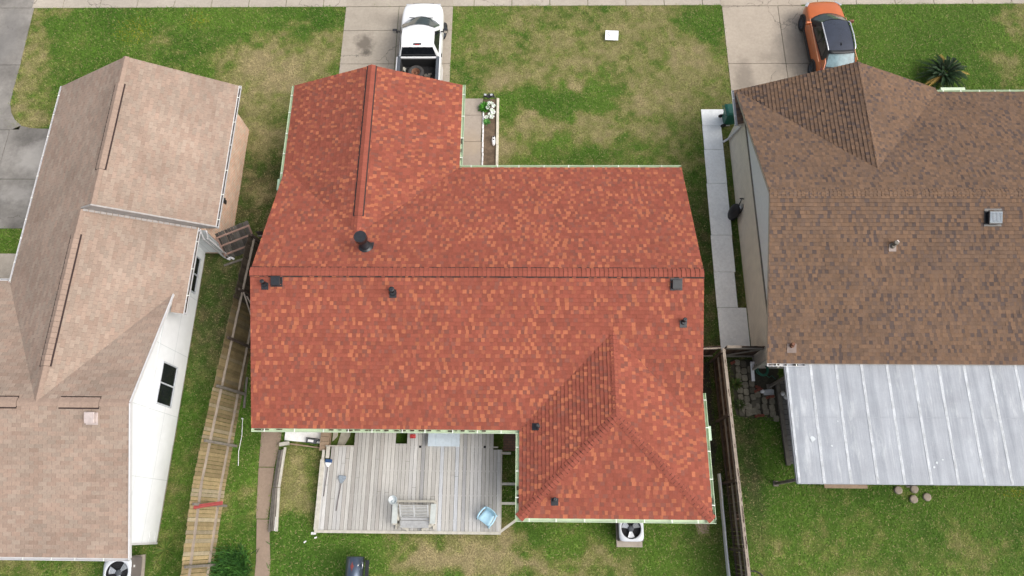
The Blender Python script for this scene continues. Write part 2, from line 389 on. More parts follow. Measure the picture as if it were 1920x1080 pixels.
def turf(x, y):
    d = dryness(x, y)[:, None]; g = vnoise(x, y, 1.7, 5)[:, None]
    base = GREEN0 * (1 - g) + GREEN1 * g
    k1 = np.clip((d - .10) / .38, 0, 1); k2 = np.clip((d - .36) / .62, 0, 1)
    c = base * (1 - k1) + OLIVE * k1
    # side-yard shade painted in as darker turf colour, mottled with brown thatch
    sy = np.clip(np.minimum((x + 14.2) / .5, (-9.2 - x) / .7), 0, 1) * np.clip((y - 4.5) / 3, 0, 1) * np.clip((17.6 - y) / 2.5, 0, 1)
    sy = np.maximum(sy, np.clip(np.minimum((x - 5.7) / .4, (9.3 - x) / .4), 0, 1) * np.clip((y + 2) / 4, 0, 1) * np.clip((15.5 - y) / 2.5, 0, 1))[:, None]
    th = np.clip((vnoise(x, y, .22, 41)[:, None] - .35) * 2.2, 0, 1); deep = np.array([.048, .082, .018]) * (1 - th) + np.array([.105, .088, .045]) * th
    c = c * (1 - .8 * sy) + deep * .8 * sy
    return c * (1 - k2) + TAN0 * k2

# ------------------------------------------------------------------ ground, paving
def structure(o): o['kind'] = 'structure'; return o
def grid_mesh(name, x0, x1, y0, y1, n, z, colfn, material):
    xs = np.linspace(x0, x1, int((x1 - x0) / n) + 1); ys = np.linspace(y0, y1, int((y1 - y0) / n) + 1)
    X, Y = np.meshgrid(xs, ys); nx, ny = len(xs), len(ys)
    co = np.stack([X.ravel(), Y.ravel(), np.full(X.size, z)], 1)
    i = np.arange(nx * ny).reshape(ny, nx)
    q = np.stack([i[:-1, :-1], i[:-1, 1:], i[1:, 1:], i[1:, :-1]], -1).reshape(-1, 4)
    me = bpy.data.meshes.new(name); me.vertices.add(len(co)); me.vertices.foreach_set('co', co.astype(np.float32).ravel())
    me.loops.add(q.size); me.loops.foreach_set('vertex_index', q.ravel().astype(np.int32))
    me.polygons.add(len(q)); me.polygons.foreach_set('loop_start', np.arange(0, q.size, 4, dtype=np.int32))
    me.update(calc_edges=True)
    c = np.c_[colfn(co[:, 0], co[:, 1]), np.ones(len(co))]
    a = me.attributes.new('Col', 'FLOAT_COLOR', 'POINT'); a.data.foreach_set('color', c.astype(np.float32).ravel())
    me.materials.append(material)
    o = bpy.data.objects.new(name, me); COL.objects.link(o); return o
M['turf_base'] = facemat('turf_base', .95, 5, .2, 22, .45, 0)
M['turf_far'] = mat('far_turf', (.11, .16, .04), .95, .3, .6, var2=.3)
M['asphalt'] = mat('asphalt', (.06, .06, .06), .9, .2, 2, var2=.2)
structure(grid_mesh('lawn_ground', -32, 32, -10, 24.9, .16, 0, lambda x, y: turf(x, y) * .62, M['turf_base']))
g = MB(); L = 900
g.box((0, 0, -.30), (2 * L, 2 * L, .5)); structure(g.build('ground', M['turf_far']))
g = MB()
x = -40.0
while x < 40: g.box((x + .93, 25.05, 0), (1.84, 1.36, .06)); x += 1.87
structure(g.build('sidewalk', M['conc_walk']))
g = MB(); g.box((0, 32, -.02), (90, 8.0, .04)); structure(g.build('road', M['asphalt']))
g = MB()
for xa, xb in ((-8.93, -6.32), (-6.295, -3.64)):
    for ya, yb in ((24.33, 22.93), (22.905, 20.98), (20.955, 18.6), (18.575, 16.9)): g.prism([(xa, ya), (xb, ya), (xb, yb), (xa, yb)], -.05, .036)
for xa, xb in ((-8.93, -6.8), (-6.775, -3.64)): g.prism([(xa, 24.36), (xb, 24.36), (xb, 28), (xa, 28)], -.05, .041)
structure(g.build('driveway', M['conc_drive']))
g = MB()
for xa, xb in ((9.55, 12.24), (12.265, 13.6)):
    for ya, yb in ((24.27, 20.94), (20.915, 17.9)): g.prism([(xa, ya), (xb, ya), (xb, yb), (xa, yb)], -.05, .036)
g.prism([(9.5, 24.3), (13.4, 24.3), (13.4, 28), (9.5, 28)], -.05, .041)
structure(g.build('driveway', M['conc_right']))
g = MB()
edge = [(-24.62, 24.4), (-24.55, 22.5), (-24.48, 20.97)]
g.prism([(-33, 24.35), (-24.62, 24.35), (-24.55, 22.5), (-24.48, 20.98), (-33, 20.98)], -.05, .036)
g.prism([(-33, 20.955), (-24.48, 20.955), (-24.47, 19.6), (-24.42, 18.8), (-24.25, 18.3), (-23.98, 17.92), (-23.6, 17.6), (-23.65, 17.37), (-33, 17.37)], -.05, .036)
g.prism([(-33, 17.345), (-24.08, 17.345), (-24.08, 14.8), (-33, 14.8)], -.05, .036)
g.prism([(-24.055, 17.345), (-23.6, 17.58), (-23.1, 17.46), (-22.6, 17.42), (-20.2, 17.40), (-20.2, 14.8), (-24.055, 14.8)], -.05, .036)
g.prism([(-33, 14.775), (-20.2, 14.775), (-20.2, 12.35), (-33, 12.35)], -.05, .036)
g.prism([(-33, 24.37), (-24.7, 24.37), (-24.7, 28), (-33, 28)], -.05, .041)
structure(g.build('driveway', M['conc_old']))
g = MB()
for (xa, xb, ya, yb) in ((8.06, 9.3, 17.53, 18.4), (8.05, 8.9, 16.3, 17.51), (8.03, 8.9, 14.6, 16.28), (8.0, 8.89, 12.1, 14.58), (7.97, 8.87, 10.4, 12.08), (7.96, 8.82, 8.82, 10.38), (7.97, 9.16, 6.8, 8.80)):
    g.prism([(xa, ya), (xb, ya), (xb, yb), (xa, yb)], -.05, .05)
structure(g.build('side_path', M['conc_white']))
g = MB()
for (ya, yb) in ((18.12, 19.01), (16.72, 18.10), (13.6, 16.70)): g.prism([(-3.3, ya), (-2.08, ya), (-2.03, yb), (-3.3, yb)], -.05, .045)
structure(g.build('front_path', M['conc_porch']))
g = MB()
for pts in ([(-10.50, 4.2), (-9.68, 4.2), (-9.66, 3.3), (-9.78, 2.22), (-10.40, 2.22)], [(-10.40, 2.19), (-9.78, 2.19), (-9.8, .3), (-10.25, .3)], [(-10.22, .27), (-9.75, .27), (-9.5, -1.3), (-9.45, -3), (-10.0, -3), (-10.05, -1.2)]):
    g.prism(pts, -.05, .03)
structure(g.build('back_path', M['conc_brown']))
g = MB(); g.prism([(-9.5, 4.2), (-8.05, 4.2), (-8.0, 3.12), (-9.5, 3.24)], -.05, .06)
structure(g.build('back_step_slab', M['conc_white']))
g = MB(); g.prism([(-.86, 4.3), (-.34, 4.3), (-.34, 2.9), (-.86, 2.9)], -.05, .03)
M['brick_floor'] = brickmat('brick_floor', (.20, .11, .08), (.26, .15, .10), (.12, .10, .08), .2, .1, .01, 'flat')
structure(g.build('brick_step_paving', M['brick_floor']))
g = MB(); g.prism([(10.2, 5.8), (24, 5.8), (24, 2.5), (10.2, 2.5)], -.05, .04)
M['patio_floor'] = brickmat('patio_paver_floor', (.16, .15, .15), (.20, .19, .18), (.07, .07, .07), .3, .2, .012, 'flat')
structure(g.build('patio_floor', M['patio_floor']))
g = MB(); g.prism([(-2.02, 18.95), (-1.42, 18.98), (-1.40, 15.2), (-1.97, 15.2)], -.05, .05)
structure(g.build('flower_bed_soil', M['soil']))
g = MB(); g.prism([(6.4, .3), (6.95, .3), (6.9, -.05), (6.5, -.1)], -.05, .012)
structure(g.build('bare_soil_patch', M['conc_brown']))
g = MB(); g.prism([(8.2, 6.62), (10.2, 6.62), (10.2, 4.6), (9.9, 4.12), (8.35, 4.3)], -.05, .010)
structure(g.build('bare_soil_side_yard', mat('dark_soil', (.05, .045, .03), .95, .5, 5, bmp=.5, var2=.4)))

g = MB(); g.prism([(5.8, 6.5), (7.45, 6.5), (7.5, 3.2), (7.1, 1.6), (6.75, .6), (5.8, .6)], -.05, .014)
structure(g.build('dark_fence_strip', mat('dark_strip_ground', (.035, .03, .02), .95, .5, 5, bmp=.5, var2=.4)))  # near-black brown ground strip beside the tall fence
# ------------------------------------------------------------------ grass blades
def make_grass(seed, n, box):
    r = np.random.RandomState(seed)
    x = r.uniform(box[0], box[1], n); y = r.uniform(box[2], box[3], n)
    keep = np.ones(n, bool)
    def cut(xa, xb, ya, yb, e=.02):
        nonlocal keep
        keep &= ~((x > xa + e) & (x < xb - e) & (y > ya + e) & (y < yb - e))
    cut(-9.4, 5.85, 3.8, 13.4); cut(-9.4, -3.2, 10, 17.2); cut(.25, 5.9, .85, 6)          # red house
    cut(-19.5, -12.9, 11, 17.2); cut(-30, -13.9, -.6, 8.6); cut(-19.5, -13.9, 8, 11.3)      # tan house
    cut(9.2, 30, 6, 16.9)                                                                  # brown house
    cut(-8.93, -3.64, 16, 24.4); cut(9.55, 13.5, 16.5, 24.4)                               # drives
    cut(-40, 40, 24.37, 30); cut(8.0, 8.87, 6.8, 17.5); cut(8.05, 9.3, 17.5, 18.4)
    cut(7.97, 9.15, 6.8, 8.8); cut(-3.3, -1.3, 13.6, 19.0); cut(-33, -24.5, 18.4, 24.4); cut(-33, -20.2, 12.35, 17.42)
    cut(-24.6, -24.0, 17.9, 18.7)
    cut(-7.75, -.97, -.1, 4.5); cut(-9.5, -7.6, 3.15, 4.5); cut(-.86, -.34, 2.9, 4.3); cut(-10.25, -9.8, -3, 4.2); cut(-10.4, -9.75, 1.5, 4.2); cut(-10.05, -9.5, -3, 0)
    cut(10.2, 24, 2.5, 5.8); cut(8.3, 10.15, 4.3, 6.62)
    cut(3.4, 4.4, -.6, .3); cut(-15.3, -14.0, -2.2, -1.1)
    keep &= ~((x > 5.8) & (x < 7.4) & (y > 1.2) & (y < 6.5) & (r.rand(n) < .85))
    # thin turf against the side wall and in deep shade
    thin = ((x > 8.87) & (x < 9.2) & (y < 17.5) & (y > 6)); keep &= ~(thin & (r.rand(n) < .5))
    x = x[keep]; y = y[keep]; n = len(x)
    d = dryness(x, y)
    a = r.uniform(0, 2 * np.pi, n); tuft = vnoise(x, y, .28, 31); L = r.uniform(.05, .12, n) * (1.05 - .35 * d) * (.7 + .6 * tuft); h = r.uniform(.015, .07, n) * (1 - .45 * d) * (.5 + tuft); wd = r.uniform(.010, .019, n)
    dx, dy = np.cos(a), np.sin(a)
    P = np.empty((n, 3, 3), np.float32)
    P[:, 0] = np.stack([x - dy * wd, y + dx * wd, np.zeros(n) + .004], 1)
    P[:, 1] = np.stack([x + dy * wd, y - dx * wd, np.zeros(n) + .004], 1)
    P[:, 2] = np.stack([x + dx * L, y + dy * L, h], 1)
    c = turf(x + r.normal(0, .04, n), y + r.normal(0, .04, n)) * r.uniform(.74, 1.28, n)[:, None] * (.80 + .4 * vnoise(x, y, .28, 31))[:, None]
    stray = r.rand(n) < .08
    c[stray] = (np.array([.36, .31, .15]) * r.uniform(.7, 1.15, stray.sum())[:, None]) * .75 + c[stray] * .25
    yel = (np.exp(-(((x + 19.3) / 1.2) ** 2 + ((y - 23.0) / 1.1) ** 2)) + np.exp(-(((x + 16.2) / .8) ** 2 + ((y - 23.6) / .6) ** 2)) + 1.2 * np.exp(-(((x - 18.6) / .7) ** 2 + ((y - 1.45) / .2) ** 2))) > r.uniform(.35, 3.2, n)
    c[yel] = np.array([.26, .25, .02]) * r.uniform(.8, 1.2, yel.sum())[:, None]
    me = bpy.data.meshes.new('grass'); me.vertices.add(3 * n); me.vertices.foreach_set('co', P.ravel())
    me.loops.add(3 * n); me.loops.foreach_set('vertex_index', np.arange(3 * n, dtype=np.int32))
    me.polygons.add(n); me.polygons.foreach_set('loop_start', np.arange(0, 3 * n, 3, dtype=np.int32))
    me.update(calc_edges=True)
    at_ = me.attributes.new('Col', 'FLOAT_COLOR', 'FACE'); at_.data.foreach_set('color', np.c_[c, np.ones(n)].astype(np.float32).ravel())
    return me
mt, t, b = nodes('grass_blades'); a_ = N(t, 'ShaderNodeAttribute', attribute_name='Col')
t.links.new(a_.outputs['Color'], b.inputs['Base Color']); b.inputs['Roughness'].default_value = .7; b.inputs['Specular IOR Level'].default_value = .15
GRASS_N = 900
gme = make_grass(7, int(56 * 29 * GRASS_N), (-29, 27, -4.2, 24.8)); gme.materials.append(mt)
go = bpy.data.objects.new('grass', gme); COL.objects.link(go); tag(go, 'patchy green and straw coloured lawn grass between the houses', 'grass', kind='stuff')

# ------------------------------------------------------------------ roofs
def clip_half(P, ax, v, keep_ge):
    out = []
    for i in range(len(P)):
        a = P[i]; b = P[(i + 1) % len(P)]
        ia = (a[ax] >= v) if keep_ge else (a[ax] <= v); ib = (b[ax] >= v) if keep_ge else (b[ax] <= v)
        if ia: out.append(a)
        if ia != ib:
            k = (v - a[ax]) / (b[ax] - a[ax]); out.append((a[0] + (b[0] - a[0]) * k, a[1] + (b[1] - a[1]) * k))
    return out
def area2(P): return sum(P[i][0] * P[(i + 1) % len(P)][1] - P[(i + 1) % len(P)][0] * P[i][1] for i in range(len(P))) / 2
EXP_ = .143
def slope(mb, polys, zf, udir, O, colfn, widths, seed, deck=True, thick=(.016, .028), deckmi=1, under=(.06, .04, .03), edge=.3):
    """polys: convex outlines in plan; zf(x,y) the plane; udir along the eave; O a point on the eave"""
    O = Vector((O[0], O[1], zf(*O)))
    e = 1e-3; gx = (zf(O.x + e, O.y) - zf(O.x, O.y)) / e; gy = (zf(O.x, O.y + e) - zf(O.x, O.y)) / e
    n = Vector((-gx, -gy, 1)).normalized(); u = Vector((*udir, 0)).normalized(); v = n.cross(u)
    if v.z < 0: u = -u; v = -v
    for poly in polys:
        P3 = [Vector((x, y, zf(x, y))) for x, y in poly]
        P = [((p - O).dot(u), (p - O).dot(v)) for p in P3]
        if area2(P) < 0: P = P[::-1]; P3 = P3[::-1]
        if deck:
            k = len(P3); low = [p - Vector((0, 0, .13)) for p in P3]
            mb.add(P3 + low, [list(range(k, 2 * k))[::-1]] + [(i, i + k, (i + 1) % k + k, (i + 1) % k) for i in range(k)], deckmi, (.3, .2, .15))
            mb.poly(P3, 0, under)
        umin, umax = min(p[0] for p in P), max(p[0] for p in P); vmin, vmax = min(p[1] for p in P), max(p[1] for p in P)
        E = [(P[i], P[(i + 1) % len(P)]) for i in range(len(P))]
        inside = lambda q: all((b[0] - a[0]) * (q[1] - a[1]) - (b[1] - a[1]) * (q[0] - a[0]) >= 0 for a, b in E)
        for row in range(math.floor(vmin / EXP_), math.ceil(vmax / EXP_)):
            v0, v1 = row * EXP_, (row + 1) * EXP_
            rp = clip_half(clip_half(P, 1, v0, True), 1, v1, False)
            if len(rp) < 3: continue
            ru0, ru1 = min(p[0] for p in rp), max(p[0] for p in rp)
            rng = random.Random(seed * 1000 + row)
            uu = -32.0 + (rng.random() * .3 if len(widths) == 2 else (row % 2) * widths[0] / 2)
            tooth = row & 1
            while uu < ru1:
                wd = rng.uniform(*widths) if len(widths) == 2 else widths[0]
                tooth ^= 1; h0 = rng.uniform(*thick) + (.004 if tooth and len(widths) == 2 else 0); cs = rng.random() * .62 + (.38 if tooth else 0) if len(widths) == 2 else rng.random()
                u0, u1 = uu, uu + wd; uu = u1
                if u1 < ru0: continue
                if len(widths) == 1: u0 += .004; u1 -= .004
                R4 = [(u0, v0), (u1, v0), (u1, v1), (u0, v1)]
                if all(inside(q) for q in R4): T = R4
                else:
                    T = clip_half(clip_half(rp, 0, u0, True), 0, u1, False)
                    if len(T) < 3 or abs(area2(T)) < 1e-4: continue
                c3 = O + u * (u0 + u1) * .5 + v * (v0 + v1) * .5
                col = colfn(c3, cs, rng)
                top = [O + u * q[0] + v * q[1] + n * (h0 + (.002 - h0) * (q[1] - v0) / EXP_) for q in T]
                mb.poly(top, 0, col)
                lo = [q for q in T if q[1] < v0 + 1e-4]
                if len(lo) >= 2:
                    a, b = min(lo), max(lo)
                    A, B = O + u * a[0] + v * a[1], O + u * b[0] + v * b[1]
                    mb.poly([A, B, B + n * h0, A + n * h0], 0, tuple(c * edge for c in col))
def blot(p, s, off): return mnoise.noise(Vector((p.x * s + off, p.y * s, p.z * s)))
def red_col(p, r, rng):
    q = r + blot(p, 1.6, 9) * .07
    if q > .82: c = (.405, .134, .071)
    elif q > .70: c = (.335, .104, .062)
    elif q > .34: c = (.285, .081, .053)
    elif q > .14: c = (.262, .079, .054)
    else: c = (.236, .083, .060)
    f = rng.uniform(.78, 1.0); return tuple(x * f for x in c)
def red_cap(p, r, rng): f = rng.uniform(.93, 1.07); return (.255 * f, .073 * f, .049 * f)
def tan_col(p, r, rng):
    k = blot(p, .7, 5) * .12
    f = .9 + r * .2 + k; m = rng.random()
    return (.305 * f, (.220 + .022 * m) * f, (.172 + .022 * m) * f)
def tan_cap(p, r, rng): f = rng.uniform(.95, 1.05); return (.305 * f, .225 * f, .178 * f)
def brown_col(p, r, rng):
    q = r + blot(p, .8, 21) * .16 + blot(p, 2.2, 31) * .12
    if q > .62: c = (.158, .098, .063)
    elif q > .34: c = (.138, .089, .061)
    elif q > .16: c = (.114, .077, .058)
    else: c = (.086, .063, .055)
    f = rng.uniform(.88, 1.12); return tuple(x * f for x in c)
def brown_cap(p, r, rng): return brown_col(p, rng.random() * .8 + .2, rng)
def cap_line(name, parent, A, B, nL, nR, colfn, mats, hw=.16, lift=.012, seg=.143, seed=1, vent=False, edge=.4, soft=False, gap=.013):
    """overlapping cap shingles from A (low end) to B along a ridge or hip; vent=True sits them on a raised ridge vent"""
    mb = MB(); A = Vector(A); B = Vector(B); d = (B - A).normalized(); L = (B - A).length
    ws = []
    for n in (nL, nR):
        n = Vector(n).normalized(); w_ = d.cross(n).normalized()
        if w_.z > 0: w_ = -w_
        ws.append((w_, n))
    up = (ws[0][1] + ws[1][1]).normalized(); rng = random.Random(seed)
    k = max(1, round(L / seg)); sg = L / k
    base = lift + (.022 if vent else 0)
    for i in range(k):
        a = A + d * (i * sg); b = A + d * ((i + 1) * sg - (gap if not soft else -.004)); col = colfn(a, rng.random(), rng); h = rng.uniform(.014, .022)
        for w_, n in ws:
            a0, a1 = a + up * (base + h), a + w_ * hw + n * (base + h); b0, b1 = b + up * (base + .002), b + w_ * hw + n * (base + .002)
            mb.poly([a0, a1, b1, b0], 0, col); mb.poly([a + up * (base - .01), a + w_ * hw + n * (base - .01), a1, a0], 0, tuple(x * edge for x in col))
            g0, g1 = a + w_ * hw, b + w_ * hw
            if not soft: e_ = b + d * (gap + .003); mb.poly([b + up * (base - .008), b + w_ * hw * .99 + n * (base - .008), e_ + w_ * hw * .99 + n * (base - .008), e_ + up * (base - .008)], 1, col)  # dark strip in each gap paints the lap's shadow line
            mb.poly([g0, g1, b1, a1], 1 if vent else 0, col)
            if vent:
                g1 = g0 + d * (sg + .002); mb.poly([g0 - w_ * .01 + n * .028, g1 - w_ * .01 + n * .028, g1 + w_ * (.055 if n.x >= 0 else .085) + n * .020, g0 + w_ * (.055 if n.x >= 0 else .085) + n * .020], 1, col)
    for P, i in ((A, 0), (B, 1)):
        for w_, n in ws: mb.poly([P, P + w_ * hw, P + w_ * hw + n * base, P + up * base], 1 if vent else 0, red_cap(P, 0, rng) if not vent else (1, 1, 1))
    return mb.build(name, mats, parent, color=True)
def gutter(parent, A, B, out, mats, w_=.125, h=.11, drop=.02, dirt=None, name='gutter', strap=.95, seed=0):
    """U channel: A-B is the roof edge, out the horizontal way outward; mats = inside, strap, dirt"""
    if mats is GW: w_ = .10
    mb = MB(); A = Vector(A) + Vector((0, 0, -drop)); B = Vector(B) + Vector((0, 0, -drop)); o = Vector((*out, 0)).normalized(); Z = Vector((0, 0, 1)); d = (B - A).normalized(); L = (B - A).length
    th = .006
    prof = [(-.005, 0), (-.005, -h), (w_ * .8, -h), (w_, -h * .35), (w_, 0), (w_ - .014, 0), (w_ - .014, -h * .35), (w_ * .78, -h + th), (th, -h + th), (th, 0)]
    ra = [A + o * p[0] + Z * p[1] for p in prof]; rb = [B + o * p[0] + Z * p[1] for p in prof]
    mb.loft([ra, rb]); 
    for f in range(len(mb.sm)): mb.sm[f] = False
    for P in (A, B): mb.poly([P, P + o * w_, P + o * w_ - Z * h * .35, P + o * w_ * .8 - Z * h, P - Z * h], 0)
    rng = random.Random(seed + int(L * 100)); k = strap * .5
    while k < L:
        p = A + d * k; mb.bar(p + Z * .004 + o * .0, p + Z * .004 + o * w_, .03, .008, mi=1); k += strap * rng.uniform(.85, 1.15)
    if dirt:
        for a, b in dirt:
            k = a
            if b - a > 3.0 and mats is GW: mb.bar(A + d * a + o * .055 + Z * -.055, A + d * min(b, L - .02) + o * .055 + Z * -.055, .075, .02, mi=2)
            while k < b:
                ll = rng.uniform(.04, .25); p = A + d * k + o * (.03 + rng.random() * .02)
                mb.bar(p + Z * -.05, p + d * ll + Z * -.05, rng.uniform(.02, .06), .02, mi=2); k += ll + rng.uniform(.02, .3)
    return mb.build(name, mats, parent)
GG = [M['gutter_green'], M['strap'], M['gutter_dirt']]; GW = [M['gutter_white'], M['strap'], M['gutter_dirt']]

# ---- red house
E0, PR = 2.70, .3776
red = thing('red_roof_house', 'house with the bright red and orange shingle roof in the middle', 'house', (-1.8, 8.6, 0))
def rp(mb_build):      # helper: parent at an offset empty
    return mb_build
red.location = (0, 0, 0)
XL, XR, YF, YR, YM = -9.84, 6.28, 13.89, 3.35, 8.62; ZR = E0 + PR * (YF - YM)
WL, WR, WF = -9.91, -2.72, 17.85; WX = (WL + WR) / 2; ZW = E0 + PR * (WR - WL) / 2; WY = YF - (WR - WL) / 2
BL_, BR_, BY = -.21, 6.39, .38; BX = (BL_ + BR_) / 2; ZB = E0 + PR * (BR_ - BL_) / 2; BT = YR + (BR_ - BL_) / 2; BH = BY + (BR_ - BL_) / 2
roof = MB(); LAM = (.085, .185)
zf = lambda x, y: E0 + PR * (YF - y)
slope(roof, [[(WR, YF), (XR, YF), (XR, YM), (WX, YM), (WX, WY)], [(WX, WY), (XL, WY + WX - XL), (XL, YM), (WX, YM)]], zf, (1, 0), (0, YF), red_col, LAM, 1)
zr_ = lambda x, y: E0 + PR * (y - YR)
slope(roof, [[(XL, YR), (BL_, YR), (BX, BT), (BX, YM), (XL, YM)], [(BX, BT), (XR, YR + BR_ - XR), (XR, YM), (BX, YM)]], zr_, (1, 0), (0, YR), red_col, LAM, 2)
slope(roof, [[(WL, WF), (WX, WF), (WX, WY), (WL, YF)], [(WL, YF), (XL, WY + WX - XL), (XL, 13.0), (WL, 13.0)]], lambda x, y: E0 + PR * (x - WL), (0, 1), (WL, 10), red_col, LAM, 3)
slope(roof, [[(WR, WF), (WR, YF), (WX, WY), (WX, WF)]], lambda x, y: E0 + PR * (WR - x), (0, 1), (WR, 10), red_col, LAM, 4)
slope(roof, [[(BL_, BY), (BL_, YR), (BX, BT), (BX, BH)]], lambda x, y: E0 + PR * (x - BL_), (0, 1), (BL_, 0), red_col, LAM, 5)
slope(roof, [[(BR_, BY), (BX, BH), (BX, BT), (BR_, YR)], [(BR_, YR), (BR_, 4.7), (XR, 4.7), (XR, YR + BR_ - XR)]], lambda x, y: E0 + PR * (BR_ - x), (0, 1), (BR_, 0), red_col, LAM, 6)
slope(roof, [[(BL_, BY), (BR_, BY), (BX, BH)]], lambda x, y: E0 + PR * (y - BY), (1, 0), (0, BY), red_col, LAM, 7)
rroof = roof.build('roof', [M['shingle_red'], M['fascia']], red, color=True)
CR = [M['shingle_red'], M['cap_dark']]; CRV = [M['shingle_red'], M['vent_dark']]
nF, nB = (0, PR, 1), (0, -PR, 1); nE, nW = (PR, 0, 1), (-PR, 0, 1)
cap_line('ridge_vent', rroof, (XL - .01, YM, ZR), (XR + .01, YM, ZR), nF, nB, red_cap, CRV, hw=.155, seed=1, vent=True, seg=.16)
cap_line('ridge_vent', rroof, (WX, WF + .01, ZW), (WX, 11.1, ZW), nE, nW, red_cap, CRV, hw=.15, seed=2, vent=True, seg=.16)
cap_line('ridge_cap', rroof, (WX, 11.1, ZW), (WX, WY - .1, ZW), nE, nW, red_cap, CR, hw=.15, seed=3, gap=.02)
cap_line('ridge_cap', rroof, (BX, BH, ZB), (BX, BT + .15, ZB), nE, nW, red_cap, CR, hw=.14, seed=4, gap=.026)
cap_line('hip_cap', rroof, (BL_, BY, E0), (BX, BH, ZB), nW, nB, red_cap, CR, hw=.165, seed=5, lift=.02, gap=.026)
cap_line('hip_cap', rroof, (BR_, BY, E0), (BX, BH, ZB), nE, nB, red_cap, CR, hw=.165, seed=6, lift=.02, gap=.026)
wl = MB()
def walls(mb, pts, h): mb.prism(pts, 0, h)
walls(wl, [(XL + .45, YR + .5), (XR - .45, YR + .5), (XR - .45, YF - .5), (XL + .45, YF - .5)], E0 - .15)
walls(wl, [(WL + .48, YF - 1), (WR - .45, YF - 1), (WR - .45, WF - .45), (WL + .48, WF - .45)], E0 - .152)
walls(wl, [(BL_ + .45, BY + .5), (BR_ - .5, BY + .5), (BR_ - .5, YR + 1), (BL_ + .45, YR + 1)], E0 - .154)
for xg in (XL + .455, XR - .455): wl.add([(xg - .05, YR + .5, E0 - .15), (xg - .05, YF - .5, E0 - .15), (xg - .05, YM, ZR - .2), (xg + .05, YR + .5, E0 - .15), (xg + .05, YF - .5, E0 - .15), (xg + .05, YM, ZR - .2)], [(0, 1, 2), (5, 4, 3), (0, 2, 5, 3), (1, 4, 5, 2), (0, 3, 4, 1)])
wl.add([(WL + .5, WF - .47, E0 - .15), (WR - .47, WF - .47, E0 - .15), (WX, WF - .47, ZW - .2), (WL + .5, WF - .57, E0 - .15), (WR - .47, WF - .57, E0 - .15), (WX, WF - .57, ZW - .2)], [(0, 1, 2), (5, 4, 3), (0, 2, 5, 3), (1, 4, 5, 2), (0, 3, 4, 1)])
wl.build('wall', M['brick_tan'], red)
gd = MB(); gd.box((WX, WF - .44, 1.07), (4.8, .05, 2.14))
for i in range(1, 4): gd.box((WX, WF - .415, i * .535), (4.8, .012, .02))
gd.build('garage_door', M['white_paint'], red)
for (a, b, c, d_) in ((XL, XR, YR, YR + .5), (WR, XR, YF - .5, YF), (BL_, BR_, BY, BY + .5)): sf = MB(); sf.prism([(a, c), (b, c), (b, d_), (a, d_)], E0 - .19, E0 - .15); sf.build('soffit', M['fascia'], red)
gutter(red, (WL, WF, E0), (WL, 13.0, E0), (-1, 0), GG)
gutter(red, (WR, WF + .03, E0), (WR, YF + .13, E0), (1, 0), GG, dirt=[(2.6, 3.8)])
gutter(red, (WR + .0, YF, E0), (XR, YF, E0), (0, 1), GG)
gutter(red, (XL, YR, E0), (BL_ - .0, YR, E0), (0, -1), GG, dirt=[(.1, 1.2), (2.8, 8.5)])
gutter(red, (BL_, YR - .12, E0), (BL_, BY, E0), (-1, 0), GG, dirt=[(1.8, 2.5)])
gutter(red, (BL_ - .12, BY, E0), (BR_ + .12, BY, E0), (0, -1), GG)
gutter(red, (BR_, BY, E0), (BR_, 4.72, E0), (1, 0), GG, dirt=[(.1, .6)])
for p, q in (((WL - .16, 13.15), (WL + .4, 13.15)), ((BL_ - .06, .45), (BL_ + .4, .8)), ((BR_ + .16, 3.3), (BR_ - .44, 3.3))):
    dn = MB(); dn.box((p[0], p[1], E0 - .12), (.10, .5 if abs(p[0]) > 5 else .12, .14))
    dn.bar((p[0], p[1], E0 - .15), (q[0], q[1], E0 - .6), .07, .05); dn.bar((q[0], q[1], E0 - .58), (q[0], q[1], .1), .05, .07)
    dn.bar((q[0], q[1], .12), (q[0], q[1] - .25, .06), .07, .05); dn.build('downspout', M['gutter_green2'], red)
# roof fittings
def plane_at(px, py, zfun, z0):
    z = z0
    for _ in range(20): p = at(px, py, z); z = zfun(p.x, p.y)
    return at(px, py, z)
def tilt_for(n):
    return Vector((0, 0, 1)).rotation_difference(Vector(n)).to_matrix()
def pipe_vent(parent, p, n, h=.28, r=.052, mat_=None, name='pipe_vent', base=.25, flash=None):
    mb = MB(); T = tilt_for(n); nn = Vector(n).normalized()
    dsl = Vector((nn.x, nn.y, 0)).normalized(); dsl = (dsl - nn * dsl.dot(nn)).normalized(); mb.box(p + nn * .026 + dsl * base * .28, (base, base, .012), T, 1)
    mb.lathe([(r * 1.8, .015), (r * 1.6, .05), (r * 1.25, .09), (r * 1.15, .13)], p, 14, T, 0)
    mb.lathe([(r, 0), (r, h), (r * 1.35, h + .005), (r * 1.35, h + .06), (r * 1.05, h + .075), (.01, h + .06)], p, 14, None, 0)
    return mb.build(name, [mat_ or M['black_metal'], flash or mat_ or M['black_metal']], parent)
